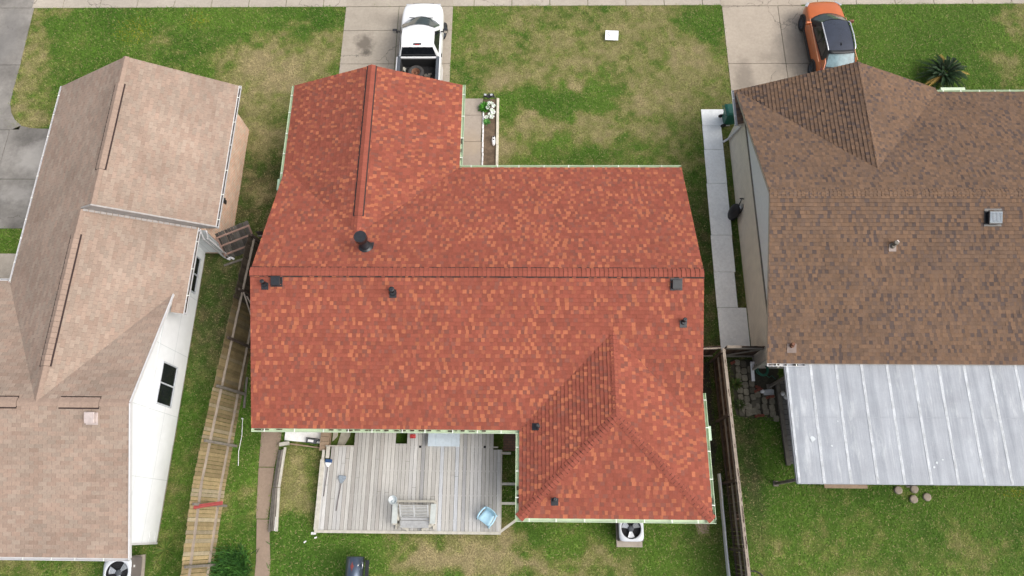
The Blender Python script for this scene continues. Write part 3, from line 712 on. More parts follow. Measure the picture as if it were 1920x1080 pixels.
def box_vent(parent, p, n, s=.34, h=.14, name='box_vent', mat_=None, louvre=False):
    mb = MB(); T = tilt_for(n); nn = Vector(n).normalized(); mt_ = mat_ or M['black_metal']
    mb.box(p + nn * .02, (s * 1.25, s * 1.3, .012), T); mb.box(p + nn * (h / 2 + .02), (s * .82, s * .82, h), T); mb.box(p + nn * (h + .02), (s, s, .05), T, 0, taper=.93)
    if louvre:
        for i in range(8): mb.box(p + nn * (h + .05) + T @ Vector(((i - 3.5) * s * .095, 0, 0)), (s * .05, s * .66, .012), T, 1)
        for i in (-1, 1): mb.box(p + nn * (h + .05) + T @ Vector((0, i * s * .36, 0)), (s * .8, s * .04, .014), T, 1); mb.box(p + nn * (h + .05) + T @ Vector((i * s * .4, 0, 0)), (s * .04, s * .76, .013), T, 1)
    return mb.build(name, [mt_, M['louvre']], parent, bevel=.006)
p = plane_at(686, 463, zf, 4.4)
mb = MB(); T = tilt_for(nF); nn = Vector(nF).normalized()
mb.box(p + nn * .02 + Vector((.10, .05, -.012)), (.36, .30, .012), T)
mb.lathe([(.28, .0), (.26, .035), (.17, .10)], p, 20, T); mb.lathe([(.165, 0), (.165, .14), (.19, .15), (.19, .18), (.14, .2), (.14, .86)], p, 20, None)
mb.lathe([(.15, .68), (.155, .72), (.225, .74), (.225, .97)], p, 22, None)
mb.build('flue_pipe', M['black_metal'], rroof)
for px, py in ((497, 533), (737, 548), (1281, 604)): pipe_vent(rroof, plane_at(px, py, zr_, 4.0), nB, r=.055 if px != 737 else .075)
pipe_vent(rroof, plane_at(1008, 800, lambda x, y: E0 + PR * (x - BL_), 3), nW); pipe_vent(rroof, plane_at(1040, 937, lambda x, y: E0 + PR * (y - BY), 3), nB)
for px, py in ((519, 526), (1268, 533)): box_vent(rroof, plane_at(px, py, zr_, 4.5), nB)

# ---- tan house on the left
tan = thing('tan_roof_house', 'white and brick house with the pinkish tan shingle roof on the left', 'house', (0, 0, 0))
zl = lambda x, y: 2.70 + .51 * (x + 20.0)
zfr = lambda x, y: 2.70 + .51 * (-12.33 - x)
RX = -16.165; RZ = zl(RX, 0); MX = -16.7; MZ = zl(MX, 0)
pm = (MZ - 2.65) / (MX + 13.05) * -1
zmr = lambda x, y: 2.65 + pm * (-13.05 - x)
PB = .345; zbf = lambda x, y: 2.65 + PB * (8.95 - y); zbr = lambda x, y: 2.65 + PB * (y + 1.05)
TAB = (.305,); roof = MB()
slope(roof, [[(-20, 17.85), (-20, 11.25), (RX, 11.25), (RX, 17.85)], [(-20, 11.25), (-20, 8.8), (MX, 3.95), (MX, 11.25)]], zl, (0, 1), (-20, 10), tan_col, TAB, 11, thick=(.008, .011), under=(.16, .11, .085), edge=.55)
slope(roof, [[(-12.33, 11.25), (-12.33, 17.85), (RX, 17.85), (RX, 11.25)]], zfr, (0, 1), (-12.33, 10), tan_col, TAB, 12, thick=(.008, .011), under=(.16, .11, .085), edge=.55)
slope(roof, [[(-13.05, 11.25), (MX, 11.25), (MX, 3.95), (-13.45, 8.4), (-13.05, 8.95)], [(-13.05, 8.95), (-13.45, 8.4), (-13.45, 7.65), (-13.05, 7.65)]], zmr, (0, 1), (-13.05, 10), tan_col, TAB, 13, thick=(.008, .011), under=(.16, .11, .085), edge=.55)
slope(roof, [[(-27, 8.95), (-20.1, 8.95), (MX, 3.95), (-27, 3.95)], [(-13.45, 8.4), (-13.45, 3.95), (MX, 3.95)]], zbf, (1, 0), (0, 8.95), tan_col, TAB, 14, thick=(.008, .011), under=(.16, .11, .085), edge=.55)
slope(roof, [[(-27, -1.05), (-13.45, -1.05), (-13.45, 3.95), (-27, 3.95)]], zbr, (1, 0), (0, -1.05), tan_col, TAB, 15, thick=(.008, .011), under=(.16, .11, .085), edge=.55)
troof = roof.build('roof', [M['shingle_tan'], M['fascia_white']], tan, color=True)
CT = [M['shingle_tan'], M['cap_dark']]; CTV = [M['shingle_tan'], M['vent_dark']]
nl, nfr, nmr = (-.51, 0, 1), (.51, 0, 1), (pm, 0, 1); nbf, nbr = (0, PB, 1), (0, -PB, 1)
cap_line('ridge_cap', troof, (RX, 17.86, RZ), (RX, 16.6, RZ), nl, nfr, tan_cap, CT, hw=.13, soft=True, seed=11, lift=.01)
cap_line('ridge_vent', troof, (RX, 16.6, RZ), (RX, 12.75, RZ), nl, nfr, tan_cap, CTV, hw=.17, seed=12, vent=True, seg=.2)
cap_line('ridge_cap', troof, (RX, 12.75, RZ), (RX, 11.25, RZ), nl, nfr, tan_cap, CT, hw=.13, soft=True, seed=13, lift=.01)
cap_line('ridge_cap', troof, (MX, 11.2, MZ), (MX, 10.2, MZ), nl, nmr, tan_cap, CT, hw=.13, soft=True, seed=14, lift=.01)
cap_line('ridge_vent', troof, (MX, 10.2, MZ), (MX, 5.2, MZ), nl, nmr, tan_cap, CTV, hw=.17, seed=15, vent=True, seg=.2)
cap_line('ridge_cap', troof, (MX, 5.2, MZ), (MX, 3.95, MZ), nl, nmr, tan_cap, CT, hw=.13, soft=True, seed=16, lift=.01)
ZBR = zbf(0, 3.95)
cap_line('ridge_vent', troof, (-27, 3.95, ZBR), (-17.35, 3.95, ZBR), nbf, nbr, tan_cap, CTV, hw=.17, seed=17, vent=True, seg=.2)
cap_line('ridge_cap', troof, (-17.35, 3.95, ZBR), (-15.9, 3.95, ZBR), nbf, nbr, tan_cap, CT, hw=.13, soft=True, seed=18, lift=.01)
cap_line('ridge_vent', troof, (-15.9, 3.95, ZBR), (-14.5, 3.95, ZBR), nbf, nbr, tan_cap, CTV, hw=.17, seed=19, vent=True, seg=.2)
cap_line('ridge_cap', troof, (-14.5, 3.95, ZBR), (-13.44, 3.95, ZBR), nbf, nbr, tan_cap, CT, hw=.13, soft=True, seed=20, lift=.01)
# step between the two roof heights, with its white flashing
st = MB(); yS = 11.245
st.add([(MX + .02, yS, MZ + .02), (RX, yS, RZ + .012), (-12.33, yS, zfr(-12.33, 0) + .012), (-12.33, yS, zfr(-12.33, 0) - .14), (-13.06, yS, zmr(-13.06, 0) - .13)], [(0, 1, 2, 3, 4)])
st.add([(MX, yS - .03, MZ + .03), (RX, yS - .03, RZ + .035), (-12.3, yS - .03, 2.70 + .03), (-12.3, yS + .03, 2.70 + .03), (RX, yS + .03, RZ + .035), (MX, yS + .03, MZ + .03)], [(0, 1, 4, 5), (1, 2, 3, 4)])
st.add([(MX, yS - .03, MZ + .03), (RX, yS - .03, RZ + .035), (-12.3, yS - .03, 2.73), (-12.3, yS - .03, 2.60), (RX, yS - .03, RZ - .09), (MX, yS - .03, MZ)], [(0, 1, 4, 5), (1, 2, 3, 4)])
for i in range(20):      # stepped flashing lapping on the lower roof
    xx = MX + .15 + i * .178; st.box((xx, yS - .06, zmr(xx, 0) + .028), (.175, .09, .012), Matrix.Rotation(math.atan(pm), 3, 'Y'))
st.build('step_flashing', mat('worn_flashing', (.33, .31, .295), .6, .25, 8), tan)
wl = MB()
wl.prism([(-19.4, 11.2), (-12.83, 11.2), (-12.83, 17.35), (-19.4, 17.35)], 0, 2.5)
wl.add([(-19.4, 17.35, 2.5), (-12.83, 17.35, 2.5), (RX, 17.35, RZ - .22), (-19.4, 17.25, 2.5), (-12.83, 17.25, 2.5), (RX, 17.25, RZ - .22)], [(0, 1, 2), (5, 4, 3), (0, 2, 5, 3), (1, 4, 5, 2), (0, 3, 4, 1)])
wl.build('brick_wall', M['brick_orange'], tan)
wl = MB()
wl.prism([(-19.4, 3), (-13.85, 3), (-13.85, 11.19), (-19.4, 11.19)], 0.15, 2.45)
wl.prism([(-27, -.62), (-13.86, -.62), (-13.86, 8.5), (-27, 8.5)], 0.15, 2.48)
wl.add([(-13.862, -.62, 2.48), (-13.862, 8.5, 2.48), (-13.862, 3.95, ZBR - .14), (-13.96, -.62, 2.48), (-13.96, 8.5, 2.48), (-13.96, 3.95, ZBR - .14)], [(0, 1, 2), (5, 4, 3), (0, 2, 5, 3), (1, 4, 5, 2), (0, 3, 4, 1)])
wl.add([(-13.85, 11.18, .15), (-12.84, 11.18, .15), (-12.84, 11.18, 2.5), (-13.85, 11.18, 2.5)], [(0, 1, 2, 3)])
wl.build('siding_wall', M['white_siding'], tan)
fo = MB(); fo.prism([(-27, -.59), (-13.89, -.59), (-13.89, 11.1), (-27, 11.1)], 0, .15)
fo.build('foundation', M['conc_pad'], tan)
tr = MB()
tr.bar((-13.44, -1.06, zbr(0, -1.05) - .03), (-13.44, 3.95, ZBR - .03), .045, .14); tr.bar((-13.44, 8.35, zbf(0, 8.35) - .0), (-13.44, 3.95, ZBR - .0), .04, .09)
tr.box((-13.84, -.62, 1.3), (.05, .06, 2.3))
for zc in (.35, .75): tr.box((-13.843, -.4, zc), (.012, .38, .012))
tr.build('rake_board', M['gutter_white'], tan)
def window(parent, x, y0, y1, z0, z1, mull=2, cross=False):
    fr = MB()
    for (ya, yb, za, zb) in ((y0, y1, z0, z0 + .05), (y0, y1, z1 - .05, z1), (y0, y0 + .05, z0 + .05, z1 - .05), (y1 - .05, y1, z0 + .05, z1 - .05), ((y0 + y1) / 2 - .025, (y0 + y1) / 2 + .025, z0 + .05, z1 - .05)):
        fr.box((x + .02, (ya + yb) / 2, (za + zb) / 2), (.07, yb - ya, zb - za))
    if cross: fr.box((x + .02, (y0 + (y0 + y1) / 2) / 2, (z0 + z1) / 2), (.045, (y1 - y0) / 2 - .08, .03))
    f = fr.build('window', M['ac_grey'], parent)
    pn = MB()
    for a, b in ((y0 + .05, (y0 + y1) / 2 - .025), ((y0 + y1) / 2 + .025, y1 - .05)): pn.box((x + .012, (a + b) / 2, (z0 + z1) / 2), (.02, b - a, z1 - z0 - .1))
    pn.build('pane', M['glass_dark'], f)
window(tan, -13.85, 4.33, 5.95, .88, 2.05); window(tan, -13.85, 9.15, 10.72, .50, 1.85)
gutter(tan, (-12.33, 17.87, 2.70), (-12.33, 11.22, 2.70), (1, 0), GW, dirt=[(.1, 6.5)], drop=.025, strap=1.2)
gutter(tan, (-13.05, 11.18, 2.65), (-13.05, 7.62, 2.65), (1, 0), GW, dirt=[(.1, 3.4)], drop=.025, strap=1.1)
gutter(tan, (-20.0, 17.87, 2.70), (-20.0, 8.75, 2.70), (-1, 0), GW)
gutter(tan, (-27, 8.95, 2.65), (-20.0, 8.95, 2.65), (0, 1), GW)
gutter(tan, (-27, -1.05, 2.65), (-13.5, -1.05, 2.65), (0, -1), GW)
for (p, q, yy) in (((-13.0, 11.12), (-13.05, 10.98), .1), ((-12.75, 11.12), (-12.88, 11.0), .1)):
    dn = MB(); dn.bar((p[0], p[1], 2.55), (q[0], q[1], 2.1), .08, .06); dn.bar((q[0], q[1], 2.12), (q[0] + .05, q[1], .12), .06, .08); dn.bar((q[0] + .05, q[1], .14), (q[0] + .3, q[1] - .1, .07), .08, .06)
    dn.build('downspout', M['gutter_white'], tan)
ob = MB(); ob.box((-12.80, 13.05, 1.3), (.06, .16, .22)); ob.box((-12.775, 13.05, 1.44), (.09, .18, .03)); ob.build('wall_box', M['black_plastic'], tan)
mb = MB(); p = plane_at(173, 785, zbr, 4.1); T = tilt_for(nbr)
mb.box(p + Vector((0, 0, .02)), (.42, .42, .012), T); mb.box(p + Vector((0, 0, .10)), (.32, .32, .18), T); mb.box(p + Vector((0, .02, .2)), (.36, .36, .04), T, 0, taper=.9)
mb.build('box_vent', mat('pinkish_vent_paint', (.46, .39, .37), .6), troof, bevel=.01)

# ---- brown house on the right
brn = thing('brown_roof_house', 'beige brick house with the mottled brown shingle roof on the right', 'house', (0, 0, 0))
BXL, BXE = 8.83, 26.0; F0, Fp = 17.45, .39; RY0 = 5.83; RMY = 11.64; RMZ = 2.7 + Fp * 5.81
zbF = lambda x, y: 2.7 + Fp * (F0 - y); zbR = lambda x, y: 2.7 + Fp * (y - RY0)
WXl, WXr, WXm, Wp = 8.77, 17.2, 13.1, .437; WZ = 2.6 + Wp * (WXm - WXl); WT = F0 - (WZ - 2.7) / Fp
zWl = lambda x, y: 2.6 + Wp * (x - WXl); zWr = lambda x, y: WZ - Wp * (x - WXm)
roof = MB()
slope(roof, [[(8.83, F0), (9.0, F0), (WXm, WT), (WXm, RMY), (8.83, RMY)], [(WXr, F0), (BXE, F0), (BXE, RMY), (WXm, RMY), (WXm, WT)]], zbF, (1, 0), (10, F0), brown_col, LAM, 21)
slope(roof, [[(8.83, RY0), (BXE, RY0), (BXE, RMY), (8.83, RMY)]], zbR, (1, 0), (10, RY0), brown_col, LAM, 22)
slope(roof, [[(8.86, 17.62), (WXm, WT), (WXm, 17.62)], [(8.77, 15.97), (9.0, 15.97), (9.0, F0), (8.86, 17.62), (8.77, 17.62)]], zWl, (0, 1), (8.77, 15), brown_col, LAM, 23, thick=(.016, .034), edge=.25)
slope(roof, [[(WXr, F0), (WXm, WT), (WXm, 17.62), (WXr - .1, 17.62)]], zWr, (0, 1), (WXr, 15), brown_col, LAM, 24)
broof = roof.build('roof', [M['shingle_brown'], M['fascia_tan']], brn, color=True)
CB = [M['shingle_brown'], M['cap_dark']]
cap_line('ridge_cap', broof, (8.82, RMY, RMZ), (BXE, RMY, RMZ), (0, Fp, 1), (0, -Fp, 1), brown_cap, CB, hw=.15, seed=21, lift=.004, edge=.8, soft=True)
cap_line('ridge_cap', broof, (WXm, 17.63, WZ), (WXm, WT - .1, WZ), (Wp, 0, 1), (-Wp, 0, 1), brown_cap, CB, hw=.15, seed=22, lift=.004, edge=.8, soft=True)
wl = MB()
wl.prism([(9.2, 6.25), (BXE, 6.25), (BXE, 17.0), (9.2, 17.0)], 0, 2.52)
wl.build('brick_wall', M['brick_beige'], brn)
wl = MB()
wl.add([(9.17, 6.25, 2.45), (9.17, 17.0, 2.45), (9.17, 17.0, 2.55), (9.17, RMY, RMZ - .17), (9.17, 6.25, 2.55)] + [(9.3, 6.25, 2.45), (9.3, 17.0, 2.45), (9.3, 17.0, 2.55), (9.3, RMY, RMZ - .17), (9.3, 6.25, 2.55)],
       [(0, 4, 3, 2, 1), (5, 6, 7, 8, 9), (0, 1, 6, 5), (4, 9, 8, 3), (3, 8, 7, 2)])
wl.add([(9.3, 17.02, 2.4), (17.0, 17.02, 2.4), (WXm, 17.02, WZ - .2), (9.3, 16.9, 2.4), (17.0, 16.9, 2.4), (WXm, 16.9, WZ - .2)], [(0, 1, 2), (5, 4, 3), (0, 2, 5, 3), (1, 4, 5, 2), (0, 3, 4, 1)])
wl.build('gable_siding', M['gable_white'], brn)
tb = MB(); tb.box((9.15, 11.6, 2.44), (.05, 10.7, .06)); tb.build('trim_band', M['wood_darkgrey'], brn)
gutter(brn, (8.77, 17.64, 2.6), (8.77, 15.95, 2.6), (-1, 0), GW, strap=.8, drop=.01)
gutter(brn, (17.1, F0, 2.7), (BXE, F0, 2.7), (0, 1), GG, strap=.7)
gutter(brn, (8.83, RY0, 2.7), (10.2, RY0, 2.7), (0, -1), GW, dirt=[(.1, 1.2)], strap=.7)
dn = MB(); dn.bar((8.7, 16.02, 2.5), (9.12, 16.3, 2.05), .08, .06); dn.bar((9.12, 16.3, 2.08), (9.12, 16.75, .18), .08, .08); dn.bar((9.12, 16.75, .2), (8.9, 16.65, .1), .08, .06)
dn.build('downspout', M['gutter_white'], brn)
dn = MB(); dn.bar((17.4, F0 + .2, 2.6), (18.4, F0 + .2, 2.6), .14, .10); dn.build('gutter_guard', M['gutter_green'], brn)
dn = MB(); dn.bar((9.3, 5.75, 2.5), (9.15, 6.15, 2.1), .08, .06); dn.bar((9.15, 6.15, 2.1), (9.1, 6.15, .1), .08, .08); dn.build('downspout', M['wood_pale'], brn)
box_vent(broof, plane_at(1861, 408, zbR, 4.6), (0, -Fp, 1), s=.50, h=.15, louvre=True, name='louvred_vent')
pipe_vent(broof, plane_at(1673, 461, zbR, 4.4), (0, -Fp, 1), h=.26, r=.06, mat_=M['wood_darkgrey'], base=.26, flash=mat('pale_flashing', (.26, .205, .18), .6))
mb = MB(); p = plane_at(1672, 461, zbR, 4.4); mb.box(p + Vector((.09, .06, .2)), (.13, .13, .16), .5, taper=.8); mb.build('vent_cover', mat('pale_vent_tin', (.70, .62, .58), .6), broof, bevel=.02)
pipe_vent(broof, plane_at(1484, 648, zbR, 3), (0, -Fp, 1), h=.14, r=.05, mat_=M['rust'], base=.34, flash=mat('pale_flashing_b', (.17, .125, .105), .6))
gd = MB(); gd.box((11.6, 17.0, 1.07), (3.9, .06, 2.14)); gd.build('garage_door', M['white_paint'], brn)

# ---- patio cover
pc = thing('patio_cover', 'long flat patio cover of pale grey blue metal sheets behind the brown roof', 'patio cover')
mt, t, b = nodes('weathered_white_metal'); vec = worldpos(t)
mp = N(t, 'ShaderNodeMapping'); mp.inputs['Scale'].default_value = (1.6, .22, 1); t.links.new(vec, mp.inputs['Vector'])
c = mixcol(t, noise_fac(t, mp.outputs[0], 1.6, 7, .7), (.235, .255, .285), (.38, .405, .44))
mp2 = N(t, 'ShaderNodeMapping'); mp2.inputs['Scale'].default_value = (9, .35, 1); t.links.new(vec, mp2.inputs['Vector'])
c = mulcol(t, c, noise_fac(t, mp2.outputs[0], 2.0, 6, .65), .86, 1.12)
mp3 = N(t, 'ShaderNodeMapping'); mp3.inputs['Scale'].default_value = (3.2, .5, 1); mp3.inputs['Location'].default_value = (3, 7, 0); t.links.new(vec, mp3.inputs['Vector'])
mr = N(t, 'ShaderNodeMapRange'); mr.inputs[1].default_value = .56; mr.inputs[2].default_value = .74; mr.inputs[3].default_value = 0; mr.inputs[4].default_value = .55
t.links.new(noise_fac(t, mp3.outputs[0], 1.5, 7, .65), mr.inputs[0]); c = mixcol(t, mr.outputs[0], c, (.56, .585, .60))     # chalky oxidised streaks
c = mulcol(t, c, noise_fac(t, vec, .8, 5, .6), .84, 1.12); c = mulcol(t, c, noise_fac(t, vec, 45, 3), .9, 1.1)
t.links.new(c, b.inputs['Base Color']); b.inputs['Roughness'].default_value = .6; b.inputs['Specular IOR Level'].default_value = .3
M['patio_sheet'] = mt
M['seam'] = mat('seam_cap', (.42, .445, .47), .6, .35, 3, stretch=(3, 1.0, 1), var2=.2)
PX0, PX1, PY0, PY1 = 9.50, 21.5, 1.63, 5.90
zp = lambda y: 2.45 + (y - PY0) * .035
sh = MB(); xx = PX0; k = 0; rng = random.Random(4)
xs = [PX0 + .0] + [PX0 + .93 + i * .925 for i in range(14)]
for i in range(len(xs) - 1):
    a, b2 = xs[i], min(xs[i + 1], PX1)
    prof = [(a + .02, .0), (a + (b2 - a) * .33, -.004), (a + (b2 - a) * .40, .012), (a + (b2 - a) * .47, -.004), (b2 - .02, 0)]
    ny = 9; rings = []
    for j in range(ny):
        y = PY0 + (PY1 - PY0) * j / (ny - 1)
        rings.append([(px_, y, zp(y) + dz + rng.uniform(-.006, .006)) for px_, dz in prof])
    sh.loft(rings, caps=False, closed=False)
sh.bar((PX0 + .05, 3.92, zp(3.92) + .002), (PX1, 3.92, zp(3.92) + .002), .03, .012)
sh.box(((PX0 + PX1) / 2, PY0 - .01, zp(PY0) - .05), (PX1 - PX0, .03, .11)); sh.box((PX0 - .01, (PY0 + PY1) / 2, zp(3.7) - .04), (.03, PY1 - PY0, .11), Matrix.Rotation(math.atan(.035), 3, 'X'))
sh.build('roof_sheet', M['patio_sheet'], pc)
for x in xs[1:]:
    if x < PX1:
        sm = MB(); sm.bar((x, PY0, zp(PY0) + .002), (x, PY1, zp(PY1) + .002), .10, .013); sm.build('seam_cap', M['seam'], pc, bevel=.01)
rng = random.Random(77); mk_m = mat('chalk_mark', (.52, .56, .58), .8)
for px_, py_, r_ in ((1523, 823, .12), (1560, 836, .04), (1757, 868, .05), (1768, 862, .04), (1752, 876, .05), (1570, 790, .03)):
    p = at(px_, py_, 2.5); z_ = zp(p.y) + .014; n_ = 11
    mk = MB(); mk.poly([(p.x + r_ * rng.uniform(.5, 1.15) * math.cos(2 * math.pi * i / n_), p.y + r_ * rng.uniform(.5, 1.1) * math.sin(2 * math.pi * i / n_), z_) for i in range(n_)]); mk.build('chalk_mark', mk_m, pc)
sm = MB(); sm.bar((9.56, PY0, zp(PY0) + .022), (9.56, PY1, zp(PY1) + .022), .09, .03); sm.build('edge_trim', M['seam'], pc, bevel=.01)
for (px_, py_) in ((9.58, 1.76), (14.6, 1.76), (19.6, 1.76), (9.75, 5.5)):
    po = MB(); po.box((px_, py_, 1.17), (.10, .10, 2.34)); po.box((px_, py_, .03), (.2, .2, .06)); po.build('post', M['wood_darkgrey'], pc, bevel=.01)
bm_ = MB(); bm_.box((15.5, 1.80, 2.30), (11.8, .09, .14)); bm_.bar((9.66, 1.9, 2.32), (9.66, 5.6, 2.42), .09, .14); bm_.build('beam', M['wood_darkgrey'], pc)

# ------------------------------------------------------------------ fences
def fence_boards(a0, a1, t0, t1, h0, h1, step=.142, wd=.136, th=.02, seed=1, col=None, gap=0):
    """boards between base line a0-a1 and top line t0-t1 (plan points), heights h0-h1"""
    mb = MB(); rng = random.Random(seed); a0, a1, t0, t1 = map(Vector, (a0, a1, t0, t1)); L = (a1 - a0).length; n = int(L / step)
    d = (a1 - a0).normalized()
    for i in range(n):
        k = (i + .5) / n; hh = h0 + (h1 - h0) * k + rng.uniform(-.02, .02)
        b0 = a0.lerp(a1, k); b1 = t0.lerp(t1, k)
        A = Vector((b0.x, b0.y, .02)); B = Vector((b1.x + rng.uniform(-.015, .015), b1.y, hh))
        nrm = (B - A).cross(Vector((d.x, d.y, 0))).normalized()
        mb.bar(A + nrm * rng.uniform(-.006, .006), B, wd + rng.uniform(-.01, .004), th, up=nrm, c=col(k, rng))
    return mb
def fcol(k, rng):
    # from dark boards near the gate to paler ones at the rear
    a = np.array([.13, .10, .05]); b = np.array([.31, .24, .13]); c = np.array([.33, .28, .19]); q = rng.random()
    base = a * (1 - k) + (b if q < .72 else c) * k if k > .2 else np.array([.075, .06, .045])
    f = rng.uniform(.75, 1.2); return tuple(base * f)
lf = thing('wooden_fence', 'leaning brown plank fence with two rails between the tan house and the red house', 'fence')
segs = [((-11.12, 11.35), (-11.30, 8.0), (-11.36, 11.35), (-11.62, 8.0)), ((-11.30, 8.0), (-11.45, 5.0), (-11.62, 8.0), (-11.84, 5.0)), ((-11.45, 5.0), (-11.60, 1.6), (-11.84, 5.0), (-12.07, 1.6)), ((-11.60, 1.6), (-11.66, -2.6), (-12.07, 1.6), (-11.95, -2.6))]
Ltot = 14.0; mbA = MB()
for i, (a0, a1, t0, t1) in enumerate(segs):
    k0 = (11.35 - a0[1]) / Ltot; k1 = (11.35 - a1[1]) / Ltot
    mm = fence_boards(a0, a1, t0, t1, 1.82, 1.82, seed=40 + i, col=lambda k, rng, k0=k0, k1=k1: fcol(k0 + (k1 - k0) * k, rng))
    mbA.add(mm.v, [], 0); o_ = len(mbA.v) - len(mm.v)
    for f, c in zip(mm.f, mm.c): mbA.f.append([q + o_ for q in f]); mbA.mi.append(0); mbA.c.append(c); mbA.sm.append(False)
mbA.build('board_panel', M['wood_fence'], lf, color=True)
for hz in (.35, 1.42):
    for i, (a0, a1, t0, t1) in enumerate(segs):
        rl = MB(); k = hz / 1.82
        P = [Vector((a[0] + (tt[0] - a[0]) * k + .045, a[1], hz)) for a, tt in ((a0, t0), (a1, t1))]
        rl.bar(P[0] - Vector((0, .004, 0)), P[1] + Vector((0, .004, 0)), .09, .045, up=(1, 0, 0) if False else (0, 0, 1)); rl.build('rail', M['wood_rail'], lf)
for yy in (11.3, 8.95, 6.95, 5.05, 3.0, .75, -1.35):
    for (a0, a1, t0, t1) in segs:
        if a1[1] <= yy <= a0[1]:
            k = (yy - a0[1]) / (a1[1] - a0[1]); xb = a0[0] + (a1[0] - a0[0]) * k; xt = t0[0] + (t1[0] - t0[0]) * k
            po = MB(); po.bar((xb + .14, yy, 0), (xt + .11 + (xb - xt) * .02, yy, 1.80), .09, .09, up=(0, 1, 0)); po.build('post', M['wood_darkgrey'] if yy < 6 else M['wood_dark'], lf); break
# front return from the gate post to the red house
rf = thing('wooden_fence', 'short dark plank fence joining the gate post to the red house wall', 'fence')
fb = fence_boards((-11.1, 11.42), (-9.45, 11.42), (-11.1, 11.44), (-9.45, 11.44), 1.8, 1.8, seed=50, col=lambda k, rng: tuple(np.array([.06, .05, .04]) * rng.uniform(.7, 1.3)))
fb.build('board_panel', M['wood_fence'], rf, color=True)
for hz in (.4, 1.5): rl = MB(); rl.bar((-11.1, 11.37, hz), (-9.45, 11.37, hz), .045, .09); rl.build('rail', M['wood_darkgrey'], rf)
# leaning gate panel
gt = thing('gate_panel', 'grey plank gate panel with pinkish cross rails leaning by the brick wall', 'gate', (0, 0, 0))
b0, b1, t0, t1 = Vector((-12.93, 10.88)), Vector((-11.62, 11.46)), Vector((-12.80, 11.36)), Vector((-11.49, 11.95))
fb = fence_boards(b0, b1, t0, t1, 1.72, 1.78, step=.13, wd=.122, seed=51, col=lambda k, rng: tuple(np.array([.115, .105, .095]) * rng.uniform(.6, 1.35)))
fb.build('board_panel', M['wood_fence'], gt, color=True)
def gp(k, q, off=.035):
    a = b0.lerp(b1, k); c = t0.lerp(t1, k); p = Vector((a.x, a.y, .02)).lerp(Vector((c.x, c.y, 1.75)), q); n = Vector((.4, -.9, .28)).normalized(); return p + n * off
for q in (.22, .55, .86): rl = MB(); rl.bar(gp(.03, q), gp(.99, q), .07, .04, up=(.4, -.9, .28)); rl.build('rail', M['wood_rail_pink'], gt)
for k in (.02, .97): rl = MB(); rl.bar(gp(k, .18, .075), gp(k, .9, .075), .07, .035, up=(.4, -.9, .28)); rl.build('stile', M['wood_rail_pink'], gt)
lb = MB(); lb.bar((-13.0, 10.62, .04), (-12.1, 10.95, .06), .09, .04)
tag(lb.build('timber_offcut', M['wood_darkgrey']), 'weathered grey timber lying on grass below the leaning gate', 'timber')
for i, (a, b2, lab) in enumerate((((-11.33, 8.9, 1.55), (-10.55, 6.2, .05), 'thin bare pole leaning across from the plank fence, longer of two'), ((-11.2, 8.75, 1.5), (-10.5, 7.2, .05), 'thin bare pole leaning beside the longer one, shorter of two'))):
    pl = MB(); pl.bar(a, b2, .05, .04); tag(pl.build('pole', M['wood_rail']), lab, 'pole', 'poles leaning on the plank fence')
pk = MB(); pk.bar((-11.33, 5.75, .05), (-11.28, 4.5, .05), .08, .04); tag(pk.build('plank', M['wood_darkgrey']), 'weathered grey plank lying in the grass beside the leaning fence', 'plank')
pk = MB(); pk.tube([(-11.28, 4.05, .05), (-11.22, 3.4, .045), (-11.26, 2.8, .05), (-11.2, 2.25, .045)], .012, 6); pk.lathe([(.03, 0), (.035, .05), (.02, .12)], (-11.28, 4.07, .02), 8)
tag(pk.build('cord', M['white_paint']), 'thin white cord lying in the bright green grass left of the red roof', 'cord')
rb = MB()
rb.bar((-11.98, .66, 1.62), (-11.08, .82, 1.30), .13, .035, up=(0, .2, 1)); rb.bar((-11.96, .61, 1.66), (-11.1, .80, 1.36), .05, .05, up=(0, .2, 1))
tag(rb.build('red_board', M['red_board']), 'red painted board resting across the top of the plank fence', 'board')
# right side fences
def dcol(k, rng): return tuple(np.array([.070, .045, .032]) * rng.uniform(.6, 1.35))
rfc = thing('wooden_fence', 'tall dark brown plank fence right of the red house wall', 'fence')
bx0, bx1 = 7.66, 7.72
fb = fence_boards((7.60, 6.62), (7.78, -3.0), (7.58, 6.62), (7.76, -3.0), 1.82, 1.82, seed=60, col=dcol); fb.build('board_panel', M['wood_fence'], rfc, color=True)
xr = lambda y: 7.60 + (6.62 - y) * .0187
for hz in (.35, .95, 1.5):
    rl = MB(); rl.bar((xr(6.6) - .045, 6.6, hz), (xr(-3) - .045, -3.0, hz), .045, .09); rl.build('rail', M['wood_rail'] if hz > .9 else M['wood_dark'], rfc)
cp = MB(); cp.bar((xr(6.6) - .04, 6.6, 1.80), (xr(-3) - .04, -3.0, 1.80), .11, .04); cp.build('cap_rail', M['wood_rail'], rfc)
for yy in (6.5, 4.1, 1.75, -.6): po = MB(); po.box((xr(yy) - .11, yy, .9), (.09, .09, 1.8)); po.build('post', M['wood_dark'], rfc)
wire = MB()
for i in range(14):
    yy = 1.6 - i * .3; wire.bar((xr(yy) - .065, yy, .1), (xr(yy) - .065, yy, 1.6), .007, .007)
wire.build('wire_mesh', M['wood_darkgrey'], rfc)
cf = thing('wooden_fence', 'dark cross fence between the red house and the tall side fence', 'fence')
fb = fence_boards((5.9, 6.66), (7.5, 6.72), (5.9, 6.66), (7.5, 6.72), 1.72, 1.78, seed=61, col=dcol); fb.build('board_panel', M['wood_fence'], cf, color=True)
for hz in (.35, 1.60): rl = MB(); rl.bar((5.9, 6.60, hz), (7.5, 6.66, hz + .06), .05, .09); rl.build('rail', M['wood_rail'], cf)
